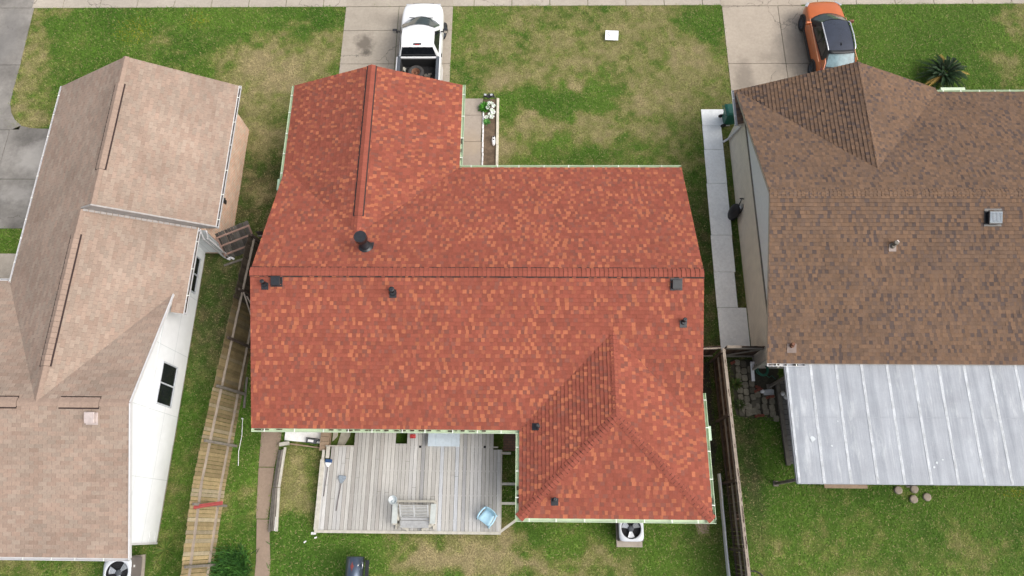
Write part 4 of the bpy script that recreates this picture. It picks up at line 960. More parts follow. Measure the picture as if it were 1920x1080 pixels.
cf2 = thing('wooden_fence', 'dark cross fence between the tall side fence and the brown house', 'fence')
fb = fence_boards((7.7, 6.72), (9.18, 6.72), (7.7, 6.72), (9.18, 6.72), 1.78, 1.72, seed=62, col=dcol); fb.build('board_panel', M['wood_fence'], cf2, color=True)
for hz in (.35, 1.62): rl = MB(); rl.bar((7.7, 6.66, hz), (9.15, 6.66, hz), .05, .09); rl.build('rail', M['wood_darkgrey'], cf2)
br = MB(); br.bar((7.75, 6.64, .4), (9.1, 6.64, 1.6), .04, .08); br.build('brace', M['wood_darkgrey'], cf2)
cb = MB(); cb.bar((7.7, 6.68, 1.80), (8.25, 6.68, 1.80), .1, .03); cb.build('cap_rail', M['wood_rail'], cf2)
wb = MB(); rng = random.Random(8); pts = [(7.42 + .03 * i / 6 + rng.uniform(-.006, .006), 2.1 - i * .62) for i in range(8)]
for i in range(7): wb.bar((*pts[i], .16), (*pts[i + 1], .16), .055, .26 + rng.uniform(-.02, .02))
tag(wb.build('white_edging', M['white_paint']), 'chipped white edging board standing along the dark fence foot', 'edging')
tl = MB(); tl.box((6.98, 3.0, .28), (.05, .32, .05), .1); tl.box((6.95, 2.75, .26), (.14, .16, .04), .3); tl.box((6.88, 2.66, .27), (.05, .2, .03), -.7)
tag(tl.build('scrap_timber', M['wood_rail_pink']), 'small pinkish scrap timber lying by the dark fence', 'scrap')

# ------------------------------------------------------------------ deck and back yard
dk = thing('wooden_deck', 'grey weathered plank deck behind the red house', 'deck')
bd = MB(); rng = random.Random(5); nb = 47; x0, x1 = -7.80, -.93; step = (x1 - x0) / nb
for i in range(nb):
    xa = x0 + i * step; xc = xa + step / 2; ya, yb = -.10, 3.95
    if xc < -6.62: yb = 2.98
    if -5.06 < xc < -4.52: yb = 3.10
    if xc > -1.20: yb = 2.90
    if xc < -7.56: yb = 2.42
    q = rng.random(); base = np.array([.41, .40, .375]) if q < .6 else (np.array([.465, .46, .445]) if q < .85 else np.array([.345, .33, .305]))
    if 24 < i < 38 and q > .5: base = base * np.array([.92, .96, 1.03])
    c = tuple(base * rng.uniform(.88, 1.1)); cut_ = rng.uniform(.6, 2.6) if rng.random() < .35 else None
    spans = [(ya, yb)] if cut_ is None else [(ya, cut_ - .004), (cut_ + .004, yb)]
    for a, b2 in spans: bd.box((xc, (a + b2) / 2, .42 + rng.uniform(-.004, .004)), (step - .011, b2 - a, .03), c=c)
bd.build('planks', M['wood_grey'], dk, color=True)
fr = MB()
fr.box((-4.37, -.14, .31), (6.92, .05, .26)); fr.box((-7.84, 1.15, .31), (.05, 2.55, .26)); fr.box((-.91, 1.4, .30), (.045, 3.0, .24))
for yy in (.3, 1.2, 2.1, 3.0): fr.box((-4.4, yy, .33), (6.7, .05, .13))
fr.build('frame', M['wood_pale'], dk)
rr = MB(); rr.box((-4.37, -.135, .455), (6.95, .10, .03)); rr.box((-7.80, 1.2, .455), (.16, 2.55, .03)); rr.build('rim_board', M['wood_pale'], dk)
for i, (a, b2) in enumerate((((-.90, 2.78, .34), (-.55, 2.78, .34)), ((-.90, 1.64, .34), (-.2, 1.64, .34)), ((-.90, .93, .34), (-.05, .93, .34)), ((-.94, -.10, .40), (.25, .75, .40)))):
    jo = MB(); jo.bar(a, b2, .09, .06); jo.build('joist', M['wood_pale'], dk)
for px_, py_ in ((-4.06, 2.99), (-1.56, 3.0)):
    hl = MB(); hl.box((px_, py_, .436), (.09, .09, .006)); hl.build('post_hole', M['ac_black'], dk)
# swing bench
bn = thing('glider_bench', 'weathered slatted glider bench with wide arms at the deck edge', 'bench', (-4.08, .45, .435))
st = MB()
st.box((.02, -.25, .40), (1.06, .15, .03)); st.box((.02, -.11, .405), (1.06, .10, .03)); st.box((.02, -.36, .385), (1.04, .08, .03)); st.box((.02, -.41, .35), (1.06, .03, .1)); st.build('seat', M['bench_grey'], bn, bevel=.006)
bk = MB()
for i in range(8): k = i / 7; bk.bar((-.50, -.02 + k * .36, .44 + k * .33), (.52, -.02 + k * .36, .44 + k * .33), .026, .02, up=(0, -.6, .8))
bk.bar((.01, -.04, .425), (.01, .38, .80), .05, .02, up=(0, -.6, .8))
for sx in (-.50, .52): bk.bar((sx, -.04, .44), (sx, .38, .81), .05, .03, up=(0, -.6, .8))
bk.build('backrest', M['bench_back'], bn)
for sx in (-1, 1):
    ar = MB(); ar.bar((sx * .72 + (.0 if sx > 0 else .02), .42, .60), (sx * .70, -.28, .58), .20, .035); ar.build('arm', M['bench_arm'], bn, bevel=.006)
    for yy in (-.30, .34):
        lg = MB(); lg.box((sx * .70, yy, .29), (.09, .06, .58)); lg.build('leg', M['wood_pale'], bn)
    fr = MB(); fr.box((sx * .70, .0, .06), (.07, .95, .09)); fr.build('base_rail', M['wood_pale'], bn)
fr = MB(); fr.box((0, .52, .10), (1.5, .08, .06)); fr.box((0, .02, .12), (1.2, .75, .02)); fr.bar((-.72, -.28, .1), (-.25, -.50, .1), .09, .05); fr.bar((.72, -.28, .1), (.25, -.50, .1), .09, .05); fr.build('cross_rail', M['wood_pale'], bn)
for sx in (-.58,): fr = MB(); fr.bar((sx, .28, .36), (sx - .02, -.18, .36), .08, .03); fr.build('inner_rail', M['wood_pale'], bn)
bu = MB(); bu.lathe([(.13, 0), (.155, .13), (.165, .135), (.15, .14), (.125, .03), (0, .025)], (-4.86, .99, 1.03), 22); bu.lathe([(.05, .03), (.04, .06), (0, .065)], (-4.88, .95, 1.03), 10)
tag(bu.build('tin_bowl', M['galv']), 'round pale metal bowl resting on the bench left arm', 'bowl')
# plastic chair
ch = thing('plastic_chair', 'pale blue moulded plastic armchair on the deck right corner', 'chair', (-1.40, .42, .435), -.62)
st = MB()
rings = []
for (y, wx, z) in ((-.24, .24, .40), (-.22, .245, .43), (0, .23, .41), (.18, .20, .40), (.22, .19, .44)):
    rings.append([(-wx, y, z + .015), (-wx * .6, y, z - .004), (0, y, z - .01), (wx * .6, y, z - .004), (wx, y, z + .015)])
st.loft(rings, caps=False, closed=False); o = st.build('seat', M['blue_plastic'], ch); sd = o.modifiers.new('solid', 'SOLIDIFY'); sd.thickness = .015
bk = MB(); rings = []
for i in range(5):
    k = i / 4; y = .22 + k * .10; z = .43 + k * .42; wx = .19 + .05 * k
    rings.append([(wx * q, y - .05 * abs(q) ** 2, z - (.04 * abs(q) ** 3 if i == 4 else 0)) for q in (-1, -.6, -.2, .2, .6, 1)])
bk.loft(rings, caps=False, closed=False); o = bk.build('backrest', M['blue_plastic'], ch); sd = o.modifiers.new('solid', 'SOLIDIFY'); sd.thickness = .018
for sx in (-1, 1):
    ar = MB(); ar.loft([[(sx * (a - .03), y, z), (sx * (a + .03), y, z), (sx * (a + .03), y, z + .025), (sx * (a - .03), y, z + .025)] for a, y, z in ((.24, .27, .68), (.285, .12, .66), (.295, -.06, .645), (.27, -.21, .62), (.25, -.25, .42))]); ar.build('arm', M['blue_plastic'], ch)
    for (y, yo) in ((-.22, -.27), (.2, .27)):
        lg = MB(); lg.bar((sx * .24, y, .43), (sx * .27, yo, 0), .05, .035, up=(1, 0, 0)); lg.build('leg', M['blue_plastic'], ch)
# brooms
def broom(name, label, head, tip, brush, w_, collar):
    bo = thing(name, label, 'broom')
    d = (Vector(tip) - Vector(head)).normalized(); s_ = Vector((-d.y, d.x, 0))
    hd = MB(); H = Vector(head); hd.bar(H - s_ * w_ / 2, H + s_ * w_ / 2, .13, .07); hd.build('head', brush, bo, bevel=.01)
    cl = MB(); cl.prism([(H + d * .06 - s_ * w_ * .45)[:2], (H + d * .06 + s_ * w_ * .45)[:2], (H + d * .22 + s_ * .03)[:2], (H + d * .22 - s_ * .03)[:2]], H.z - .02, H.z + .03); cl.build('collar', collar, bo)
    hn = MB(); hn.tube([H + d * .2 + Vector((0, 0, .01)), Vector(tip)], .014, 8); hn.build('handle', M['handle'], bo)
broom('broom', 'broom with navy blue bristles and white collar lying on deck left side', (-7.55, 2.42, .48), (-7.62, 1.12, .46), M['navy_brush'], .26, M['white_paint'])
broom('broom', 'grey headed mop broom with dark handle lying on deck planks', (-6.97, 1.82, .48), (-7.1, .60, .46), M['grey_brush'], .28, M['grey_brush'])
# box under the eave, cloth
bx = thing('storage_box', 'pale blue grey flat topped box on deck under the rear gutter', 'box', (-3.12, 3.22, .435))
b_ = MB(); b_.box((0, .05, .13), (1.14, .46, .26)); b_.build('body', M['bluegrey_sheet'], bx, bevel=.01)
l_ = MB(); l_.box((0, .03, .28), (1.22, .54, .035)); 
for i in (-1, 1): l_.box((i * .3, .03, .30), (.02, .52, .01))
l_.build('lid', M['bluegrey_sheet'], bx, bevel=.006)
cl = MB(); rng = random.Random(3)
G = [[(-.11 + .055 * i, -.08 + .04 * j, .01 + rng.random() * .06) for i in range(5)] for j in range(5)]
cl.loft(G, caps=False, closed=False); o = cl.build('red_cloth', mat('red_cloth', (.45, .05, .05), .9, .5, 20), loc=(-4.36, 3.38, .44)); tag(o, 'small crumpled red cloth on the deck by the planks gap', 'cloth')
# timbers and yard bits
for i in range(4):
    tm = MB(); rng = random.Random(70 + i); xt_ = -9.68 + i * .088; za = .10 + .09 * i if i < 3 else .26
    w_ = .068 if i < 3 else .085
    tm.bar((xt_ + .05, 2.85 + (.1 if i == 3 else 0), za), (xt_ - .01 + rng.uniform(-.01, .01), 1.45, za), w_, .1); tm.bar((xt_ - .01, 1.43, za), (xt_ + .02 + .02 * i, -.15 + rng.uniform(-.08, .08), za - .02), w_, .1)
    tag(tm.build('landscape_timber', M['wood_darkgrey'] if i < 3 else M['wood_pale'], bevel=.008), ['dark grey landscape timber beside brown path, outermost in the row', 'dark grey landscape timber, second from the brown path', 'dark grey landscape timber tucked against the pale one', 'pale grey landscape timber edging the dry grass left of the deck'][i], 'timber', 'timbers edging the back path')
tm = MB(); tm.bar((-9.62, 3.05, .20), (-9.25, 3.12, .20), .14, .12); tag(tm.build('landscape_timber', M['wood_pale'], bevel=.008), 'short pale timber across the top of the timber row', 'timber', 'timbers edging the back path')
tm = MB(); tm.bar((-9.25, 3.10, .06), (-8.0, 2.95, .06), .05, .1); tag(tm.build('landscape_timber', M['wood_brown'], bevel=.008), 'thin brown timber edging the pale slab below the rear gutter', 'timber', 'timbers edging the back path')
wbk = MB(); wbk.box((-9.42, .12, .26), (.09, .5, .03), .05); tag(wbk.build('white_block', M['white_paint']), 'white strip lying on the lower end of the timbers', 'strip')
sp = thing('wooden_step', 'narrow brown wooden steps up to the deck corner', 'step', (-7.83, 3.35, 0))
for i in range(5):
    pl = MB(); pl.box((0, .28 - i * .18, .32), (.34, .165, .035)); pl.build('tread', M['wood_brown'], sp)
fr = MB(); fr.box((-.15, -.05, .15), (.04, .85, .3)); fr.box((.15, -.05, .15), (.04, .85, .3)); fr.build('stringer', M['wood_brown'], sp)
po = MB(); po.box((-7.62, 2.75, .45), (.13, .45, .06)); po.box((-7.80, 2.6, .40), (.1, .5, .05)); tag(po.build('loose_board', M['wood_pale']), 'short pale boards stacked at the deck upper left corner', 'board')
pw = thing('pressure_washer', 'small black machine with a white label lying on the pale slab', 'machine', (-8.32, 3.19, .06), -.12)
b_ = MB(); b_.box((-.05, 0, .13), (.38, .16, .16)); b_.box((.0, .06, .10), (.5, .06, .08)); b_.build('body', M['rail_grey'], pw, bevel=.02)
b_ = MB(); b_.box((-.07, -.0, .218), (.22, .09, .012)); b_.build('label_plate', M['white_paint'], pw)
b_ = MB(); b_.tube([(-.28, -.08, .05), (-.28, .1, .2), (.2, .11, .22), (.4, .05, .16), (.42, -.06, .08)], .015, 6); b_.tube([(.2, -.06, .1), (.38, -.1, .05), (.3, -.02, .08)], .012, 6); b_.build('frame', M['black_metal'], pw)
for i, (cx, cy, pts, lab) in enumerate(((-7.2, 3.4, [(-.22, -.42), (.06, -.4), (.28, .02), (.33, .45), (.05, .5), (-.1, .1)], 'tan flagstone slab in the gap beside the wooden steps, larger'), (-7.52, 3.45, [(-.09, -.25), (.1, -.05), (.12, .25), (-.08, .3)], 'small triangular flagstone next to the wooden steps'))):
    fs = MB(); fs.prism([(cx + a, cy + b2) for a, b2 in pts], 0, .05); tag(fs.build('flagstone', M['flag'], bevel=.01), lab, 'stone', 'flagstones by the steps')
for i, (px_, py_, s_) in enumerate(((588, 1000, .13), (592, 1008, .07), (572, 1016, .07))):
    p = at(px_, py_, .03); pb = MB(); pb.box((0, 0, 0), (s_ * 1.4, s_ * .7, .03), .3 * i); pb.box((s_ * .4, s_ * .2, .01), (s_ * .6, s_ * .5, .03), 1.0)
    tag(pb.build('paper_scrap', M['white_paint'], loc=p), ['white block scrap on grass touching the deck left bottom corner', 'tiny white scrap on grass just below the deck corner', 'tiny white scrap on grass farthest left of the deck corner'][i], 'scrap', 'white scraps near the deck')
# barrel grill
gr = thing('barrel_grill', 'black barrel smoker grill with brown diamond badge on the back lawn', 'grill', (-6.12, -1.75, 0))
def ring(r, y, a0, a1, n=14, z0=.92): return [(r * math.sin(a0 + (a1 - a0) * i / n), y, z0 + r * math.cos(a0 + (a1 - a0) * i / n)) for i in range(n + 1)]
lid = MB(); RR = .33
ys = [.78, .775, .76, -.76, -.775, -.78]; rs = [.05, .29, .33, .33, .29, .05]
lid.loft([ring(r, y, -R_(95), R_(70)) for r, y in zip(rs, ys)], caps=False, closed=False); lid.build('lid', mat('glossy_black_barrel', (.10, .13, .18), .32, .15, 3, metal=.75, coat=.5), gr)
bt = MB(); bt.loft([ring(r - .004, y, R_(70), R_(265)) for r, y in zip(rs, ys)], caps=False, closed=False); bt.build('barrel', M['black_metal'], gr)
bdg = MB()
pts = [(-.13, 0), (-.07, .06), (-.02, .17), (.03, .06), (.09, 0), (.03, -.06), (-.02, -.17), (-.07, -.06)]
bdg.add([(RR * 1.008 * math.sin(a * 2.6 - .05), .46 + b2, .92 + RR * 1.008 * math.cos(a * 2.6 - .05)) for a, b2 in [(q * .75 - .0, w2) for q, w2 in pts]], [list(range(8))]); bdg.build('badge', mat('brown_red_badge', (.16, .035, .03), .5), gr)
th_ = MB(); th_.lathe([(.035, 0), (.035, .03), (0, .035)], (RR * math.sin(.55), .50, .92 + RR * math.cos(.55)), 14, Vector((0, 0, 1)).rotation_difference(Vector((math.sin(.55), 0, math.cos(.55)))).to_matrix()); th_.build('thermometer', M['chrome'], gr)
hn = MB(); hn.tube([(.27, .40, 1.14), (.33, .40, 1.18), (.33, .60, 1.18), (.27, .60, 1.14)], .014, 8); hn.build('handle', M['chrome'], gr)
shf = MB()
for i in range(5): shf.box((.42 + .0, .0, .82), (.14, 1.3, .02)) if i == 0 else shf.box((.36 + i * .03, 0, .835), (.012, 1.3, .012))
shf.build('side_shelf', M['black_metal'], gr)
for sx in (-.25, .25):
    for yy in (-.6, .6): lg = MB(); lg.bar((sx * .8, yy, .68), (sx * 1.2, yy, 0), .04, .04, up=(0, 1, 0)); lg.build('leg', M['black_metal'], gr)

# ------------------------------------------------------------------ condensers
def condenser(label, loc, rz, s=.90, hgt=.78, seed=1, blades=3, a0=0):
    ac = thing('air_conditioner', label, 'air conditioner', loc, rz)
    h = s / 2; r = .06
    bd = MB(); bd.prism([(-h + .02, -h + .02), (h - .02, -h + .02), (h - .02, h - .02), (-h + .02, h - .02)], .08, hgt - .25); 
    for sx, sy, wx, wy in ((0, -1, s - .04, .02), (0, 1, s - .04, .02), (1, 0, .02, s - .08), (-1, 0, .02, s - .08)): bd.box((sx * (h - .03), sy * (h - .03), hgt - .135), (wx, wy, .23))
    for i in range(9):
        z = .14 + i * .068
        for sx, sy in ((0, -1), (0, 1), (1, 0), (-1, 0)): bd.box((sx * (h - .016), sy * (h - .016), z), (s - .06 if sx == 0 else .014, .014 if sx == 0 else s - .06, .03))
    bd.build('body', M['ac_dark'], ac)
    tp = MB(); n = 48; ro = h * .80
    def sq(t_):
        c, s2 = math.cos(t_), math.sin(t_); e = 6; k = (abs(c) ** e + abs(s2) ** e) ** (-1 / e); return (h * c * k, h * s2 * k)
    T_ = [2 * math.pi * i / n for i in range(n)]
    R1 = [(sq(t_)[0], sq(t_)[1], hgt - .03) for t_ in T_]; R2 = [(sq(t_)[0], sq(t_)[1], hgt) for t_ in T_]; R3 = [(ro * 1.05 * math.cos(t_), ro * 1.05 * math.sin(t_), hgt + .012) for t_ in T_]; R4 = [(ro * math.cos(t_), ro * math.sin(t_), hgt) for t_ in T_]
    tp.loft([R1, R2, R3, R4], caps=False); tp.build('top_panel', M['ac_grey'], ac)
    tb = MB(); R5 = [(ro * math.cos(t_), ro * math.sin(t_), hgt) for t_ in T_]; R6 = [(ro * math.cos(t_), ro * math.sin(t_), hgt - .2) for t_ in T_]; tb.loft([R5, R6], caps=False); tb.poly(R6); tb.build('fan_well', M['ac_black'], ac)
    fn = MB()
    for i in range(blades):
        a = a0 + 2 * math.pi * i / blades; c, s2 = math.cos(a), math.sin(a)
        P = [(.10, -.05, .02), (ro * .86, -.13, .05), (ro * .90, .02, .02), (ro * .84, .14, -.03), (.10, .05, -.02)]
        P = [(x * c - y * s2, x * s2 + y * c, hgt - .10 + z) for x, y, z in P]; fn.poly(P); fn.poly([(x, y, z - .006) for x, y, z in P][::-1])
    o = fn.build('fan_blade', M['ac_blade'], ac)
    hb = MB(); hb.lathe([(.11, hgt - .16), (.11, hgt - .09), (.07, hgt - .07), (0, hgt - .07)], (0, 0, 0), 18)
    hb.build('motor_hub', M['rail_grey'], ac)
    gr_ = MB()
    for i in range(1, 7):
        q = ro * i / 6.5; gr_.tube([(q * math.cos(t_), q * math.sin(t_), hgt + .012) for t_ in T_[::2]], .0022, 4, closed=True)
    gr_.build('wire_guard', M['black_metal'], ac); return ac
condenser('grey condenser with three pale fan blades at the red house rear wall', (3.88, .08, .04), 0, a0=-1.57)
pd = MB(); pd.box((3.90, .0, .03), (.96, 1.15, .08)); structure(pd.build('condenser_pad', M['conc_pad']))
ac2 = condenser('condenser with grey brown louvred side at the tan house corner', (-14.75, -1.62, .04), .1, s=1.0, hgt=.85, a0=.7)
st = MB(); st.box((.492, .18, .62), (.012, .08, .09)); st.build('data_plate', M['white_paint'], ac2)
pd = MB(); pd.box((-14.75, -1.62, .02), (1.1, 1.1, .08), .1); structure(pd.build('condenser_pad', M['conc_pad']))

# ------------------------------------------------------------------ vehicles
def mirror_ring(half, y):
    """half profile [(x,z)] from bottom centre outward up to top centre -> closed ring"""
    r = [(x, y, z) for x, z in half]; l = [(-x, y, z) for x, z in half[::-1] if x > 1e-4]
    return r + l
def wheel(parent, x, y, r=.38, wd=.25, steer=0, rimmat=None, name='wheel'):
    wh = MB(); Mx = Matrix.Rotation(steer, 3, 'Z') @ Matrix.Rotation(math.pi / 2, 3, 'Y')
    wh.lathe([(r * .62, -wd / 2), (r * .93, -wd / 2), (r, -wd * .36), (r, wd * .36), (r * .93, wd / 2), (r * .62, wd / 2)], (0, 0, 0), 28, Mx, caps=False)
    o = wh.build(name, M['rubber'], parent, loc=(x, y, r))
    rm = MB(); rm.lathe([(0, -wd * .3), (r * .6, -wd * .3), (r * .63, -wd * .48), (r * .63, wd * .48), (r * .6, wd * .3), (r * .2, wd * .2), (r * .15, wd * .42), (0, wd * .42)], (0, 0, 0), 20, Mx)
    for i in range(5):
        a = 2 * math.pi * i / 5; rm.box(Mx @ Vector((r * .36 * math.cos(a), r * .36 * math.sin(a), math.copysign(wd * .36, x))), (r * .5, r * .14, .03), Mx @ Matrix.Rotation(a, 3, 'Z'))
    rm.build('rim', rimmat or M['silver'], o)
    return o
# pickup: local front at y=0, going -y
tk = thing('pickup_truck', 'white single cab pickup truck with an open dark bed on the driveway', 'pickup', (-4.93, 23.68, .036), 0)
bdy = MB()
secs = [(0.0, .74, .42, .88, .96), (-.06, .84, .36, .96, 1.03), (-.22, .93, .34, 1.02, 1.09), (-.55, .985, .34, 1.05, 1.14), (-1.0, 1.0, .34, 1.10, 1.20), (-1.55, 1.0, .34, 1.13, 1.22), (-1.75, 1.0, .34, 1.16, 1.22), (-2.4, 1.0, .34, 1.18, 1.20), (-3.25, 1.0, .34, 1.20, 1.22), (-3.32, 1.0, .34, 1.20, 1.22)]
rings = []
for y, hw, zb, zs, zt in secs:
    crown = .0 if y > -1.6 else 0
    rings.append(mirror_ring([(0, zb), (hw * .8, zb), (hw * .97, zb + .08), (hw, (zb + zs) / 2), (hw * .985, zs - .10), (hw * .93, zs - .01), (hw * .80, zs + .02), (hw * .5, zt - .01), (0, zt)], y))
bdy.loft(rings); bdy.build('body', M['white_car'], tk, subsurf=2)
# cab greenhouse
def cab(y_pairs):
    pass
cabm = MB()
NB = 9
def arc(y, bow, hw, z, n=NB, zc=0): return [(hw * (2 * i / (n - 1) - 1), y + bow * (1 - (2 * i / (n - 1) - 1) ** 2), z + zc * (1 - (2 * i / (n - 1) - 1) ** 2)) for i in range(n)]
low_f = arc(-1.52, .48, .91, 1.20, zc=.05); top_f = arc(-2.20, .16, .725, 1.83, zc=.03); top_r = arc(-3.16, -.02, .72, 1.84, zc=.03); low_r = arc(-3.30, 0, .90, 1.22)
top_m = arc(-2.66, 0.05, .735, 1.865, zc=.035)
cabm.loft([low_f, top_f, top_m, top_r, low_r], caps=False, closed=False)
for k in (0, NB - 1):
    cabm.poly([low_f[k], top_f[k], top_m[k], top_r[k], low_r[k]][::(1 if k else -1)])
cabm.build('cab', M['white_car'], tk)
def lerp3(a, b, k): return tuple(a[i] + (b[i] - a[i]) * k for i in range(3))
gl = MB(); lo = [lerp3(low_f[i], top_f[i], .03) for i in range(NB)]; hi = [lerp3(low_f[i], top_f[i], .93) for i in range(NB)]
def shrinkx(r, k): return [(p[0] * k, p[1] + .03, p[2] + .03) for p in r]
gl.loft([shrinkx(lo, 1.0), shrinkx(hi, .985)], caps=False, closed=False); gl.build('windshield', M['glass_shield'], tk)
gl = MB(); lo = [lerp3(top_r[i], low_r[i], .97) for i in range(NB)]; hi = [lerp3(top_r[i], low_r[i], .08) for i in range(NB)]
gl.loft([[(p[0] * .94, p[1] - .012, p[2] + .008) for p in hi], [(p[0] * .93, p[1] - .012, p[2] + .008) for p in lo]], caps=False, closed=False); gl.build('rear_window', M['glass_dark'], tk)
for sx in (-1, 1):
    k = NB - 1 if sx > 0 else 0
    def sp_(u_, v_):
        b0 = lerp3(low_f[k], low_r[k], u_); t0_ = lerp3(top_f[k], top_r[k], u_); p = lerp3(b0, t0_, v_); return (p[0] + sx * .012, p[1], p[2] + .006)
    gl = MB(); gl.poly([sp_(.12, .06), sp_(.88, .06), sp_(.80, .90), sp_(.16, .90)][::sx]); gl.build('side_window', M['glass_dark'], tk)
    dh = MB(); dh.box((sx * 1.005, -3.05, 1.05), (.03, .18, .04)); dh.build('door_handle', M['black_plastic'], tk)
    mr = MB(); mr.bar((sx * .93, -1.86, 1.22), (sx * 1.12, -1.9, 1.28), .06, .05); mr.box((sx * 1.17, -1.90, 1.32), (.22, .10, .22)); o = mr.build('mirror', M['black_plastic'], tk, bevel=.02)
    mg = MB(); mg.box((sx * 1.19, -1.957, 1.32), (.16, .012, .16)); mg.build('mirror_glass', M['chrome'], o)
    wh = wheel(tk, sx * .90, -1.12, .39, .26, steer=R_(-14), rimmat=M['rail_grey']); wheel(tk, sx * .90, -4.55, .39, .26)
    hl = MB(); hl.box((sx * .68, -.05, .86), (.3, .08, .2)); hl.build('headlight', M['headlamp'], tk, bevel=.03)
    sd = MB(); sd.box((sx * .97, -4.5, .85), (.09, 2.36, .98)); sd.build('bed_side', M['white_car'], tk, bevel=.03)
    cp = MB(); cp.box((sx * .885, -4.5, 1.345), (.15, 2.34, .03)); cp.build('bed_rail', M['rail_grey'], tk, bevel=.008)
    iw = MB(); iw.box((sx * .82, -4.5, 1.0), (.04, 2.32, .66)); iw.build('bed_wall', M['bed_liner'], tk)
    tlm = MB(); tlm.box((sx * .95, -5.70, 1.0), (.1, .04, .3)); tlm.build('tail_light', M['lamp_red'], tk)
b_ = MB(); b_.box((0, -4.5, .66), (1.62, 2.34, .05)); b_.box((0, -3.38, 1.0), (1.62, .04, .66))
for i in range(8): b_.box((-.7 + i * .2, -4.5, .695), (.07, 2.3, .02))
b_.build('bed_floor', M['bed_liner'], tk)
b_ = MB(); b_.box((0, -5.67, 1.0), (1.86, .06, .66)); b_.build('tailgate', M['white_car'], tk, bevel=.02)
b_ = MB(); b_.box((0, -3.37, 1.30), (1.86, .07, .10)); b_.build('cab_rear_ledge', M['white_car'], tk, bevel=.015)
b_ = MB(); b_.box((0, -5.82, .55), (1.9, .16, .18)); b_.box((0, .02, .55), (1.7, .14, .2)); b_.build('bumper', M['chrome'], tk, bevel=.03)
b_ = MB(); b_.box((0, .0, .80), (1.0, .06, .26)); b_.build('grille', M['black_plastic'], tk)
b_ = MB(); b_.box((.0, -3.07, 1.868), (.36, .10, .035)); o = b_.build('brake_light_housing', M['black_plastic'], tk, bevel=.01)
b_ = MB(); b_.box((0, -3.11, 1.878), (.2, .05, .03)); b_.build('brake_lamp', M['lamp_red'], o)
for sx in (-1, 1):
    wp = MB(); wp.bar((sx * .3 - .25, -1.14, 1.33), (sx * .3 + .28, -1.20, 1.36), .03, .02); wp.build('wiper', M['black_plastic'], tk)
ty = thing('spare_tyre', 'worn tyre on a rusty rim lying in the white truck bed', 'tyre', (-5.10, 23.68 - 3.84, .73))
tm = MB(); tm.lathe([(.20, .02), (.32, .0), (.38, .06), (.38, .19), (.32, .25), (.20, .23), (.20, .02)], (0, 0, 0), 30, caps=False); tm.build('tyre', mat('grey_tyre', (.05, .048, .047), .85, .3, 12), ty)
tm = MB(); tm.lathe([(.20, .03), (.20, .22), (.18, .22), (.17, .1), (.07, .08), (.06, .14), (0, .14)], (0, 0, 0), 24); 
for i in range(5): tm.box((.12 * math.cos(i * 1.257), .12 * math.sin(i * 1.257), .10), (.12, .05, .03), i * 1.257)
tm.build('rim', M['rust'], ty)
rng = random.Random(12)
for i, (x, y, sx, sy, mt_) in enumerate(((-5.62, 23.68 - 3.62, .22, .12, M['wood_pale']), (-4.55, 23.68 - 3.9, .14, .2, M['wood_darkgrey']))):
    db = MB()
    for k in range(5): db.box((x + rng.uniform(-.1, .1), y + rng.uniform(-.08, .08), .76 + rng.random() * .06), (sx * rng.uniform(.4, 1), sy * rng.uniform(.4, 1), .05), rng.uniform(0, 3))
    tag(db.build('bed_scrap', mt_), ['pale scrap pieces left of the tyre in the truck bed', 'dark scrap pieces right of the tyre in the truck bed'][i], 'scrap')

# orange crossover
sv = thing('orange_car', 'orange compact crossover with glossy dark roof and silver rails on the driveway', 'car', (13.98, 23.78, .036), R_(2.5))
bdy = MB()
secs = [(0.06, .55, .40, .72, .78), (-.02, .70, .34, .80, .86), (-.18, .81, .30, .88, .95), (-.5, .88, .28, .93, 1.01), (-.95, .90, .28, .97, 1.06), (-1.2, .905, .28, 1.0, 1.08), (-2.2, .90, .28, 1.02, 1.08), (-3.2, .905, .28, 1.05, 1.10), (-3.75, .87, .30, 1.06, 1.10), (-4.1, .78, .36, .98, 1.02), (-4.2, .65, .42, .85, .9)]
rings = []
for y, hw, zb, zs, zt in secs:
    rings.append(mirror_ring([(0, zb), (hw * .8, zb), (hw * .98, zb + .1), (hw, (zb + zs) / 2), (hw * .975, zs - .10), (hw * .92, zs), (hw * .82, zs + .025), (hw * .5, zt - .008), (0, zt)], y))
bdy.loft(rings); bdy.build('body', M['orange_car'], sv, subsurf=2)
low_f = arc(-1.18, .26, .80, 1.05, zc=.03); top_f = arc(-1.78, .12, .60, 1.53, zc=.03); top_m = arc(-2.5, 0, .62, 1.60, zc=.03); top_r = arc(-3.35, -.05, .58, 1.55, zc=.03); low_r = arc(-3.95, -.10, .74, 1.06)
gh = MB(); gh.loft([low_f, top_f], caps=False, closed=False); gh.loft([top_r, low_r], caps=False, closed=False)
for k in (0, NB - 1): gh.poly([low_f[k], top_f[k], top_m[k], top_r[k], low_r[k]][::(1 if k else -1)])
gh.build('cabin', M['black_plastic'], sv)
rfm = MB(); rfm.loft([[(p[0], p[1], p[2] + .006) for p in r] for r in (top_f, arc(-2.1, .06, .617, 1.575, zc=.03), top_m, arc(-3.0, -.02, .605, 1.585, zc=.03), top_r)], caps=False, closed=False); rfm.build('roof', M['navy_roof'], sv)
sp = MB(); sp.loft([[(p[0] * .98, p[1] + .02, p[2] + .01) for p in top_r], [(p[0] * .96, p[1] - .14, p[2] - .01) for p in top_r]], caps=False, closed=False); o = sp.build('spoiler', M['black_plastic'], sv); sd = o.modifiers.new('solid', 'SOLIDIFY'); sd.thickness = .03
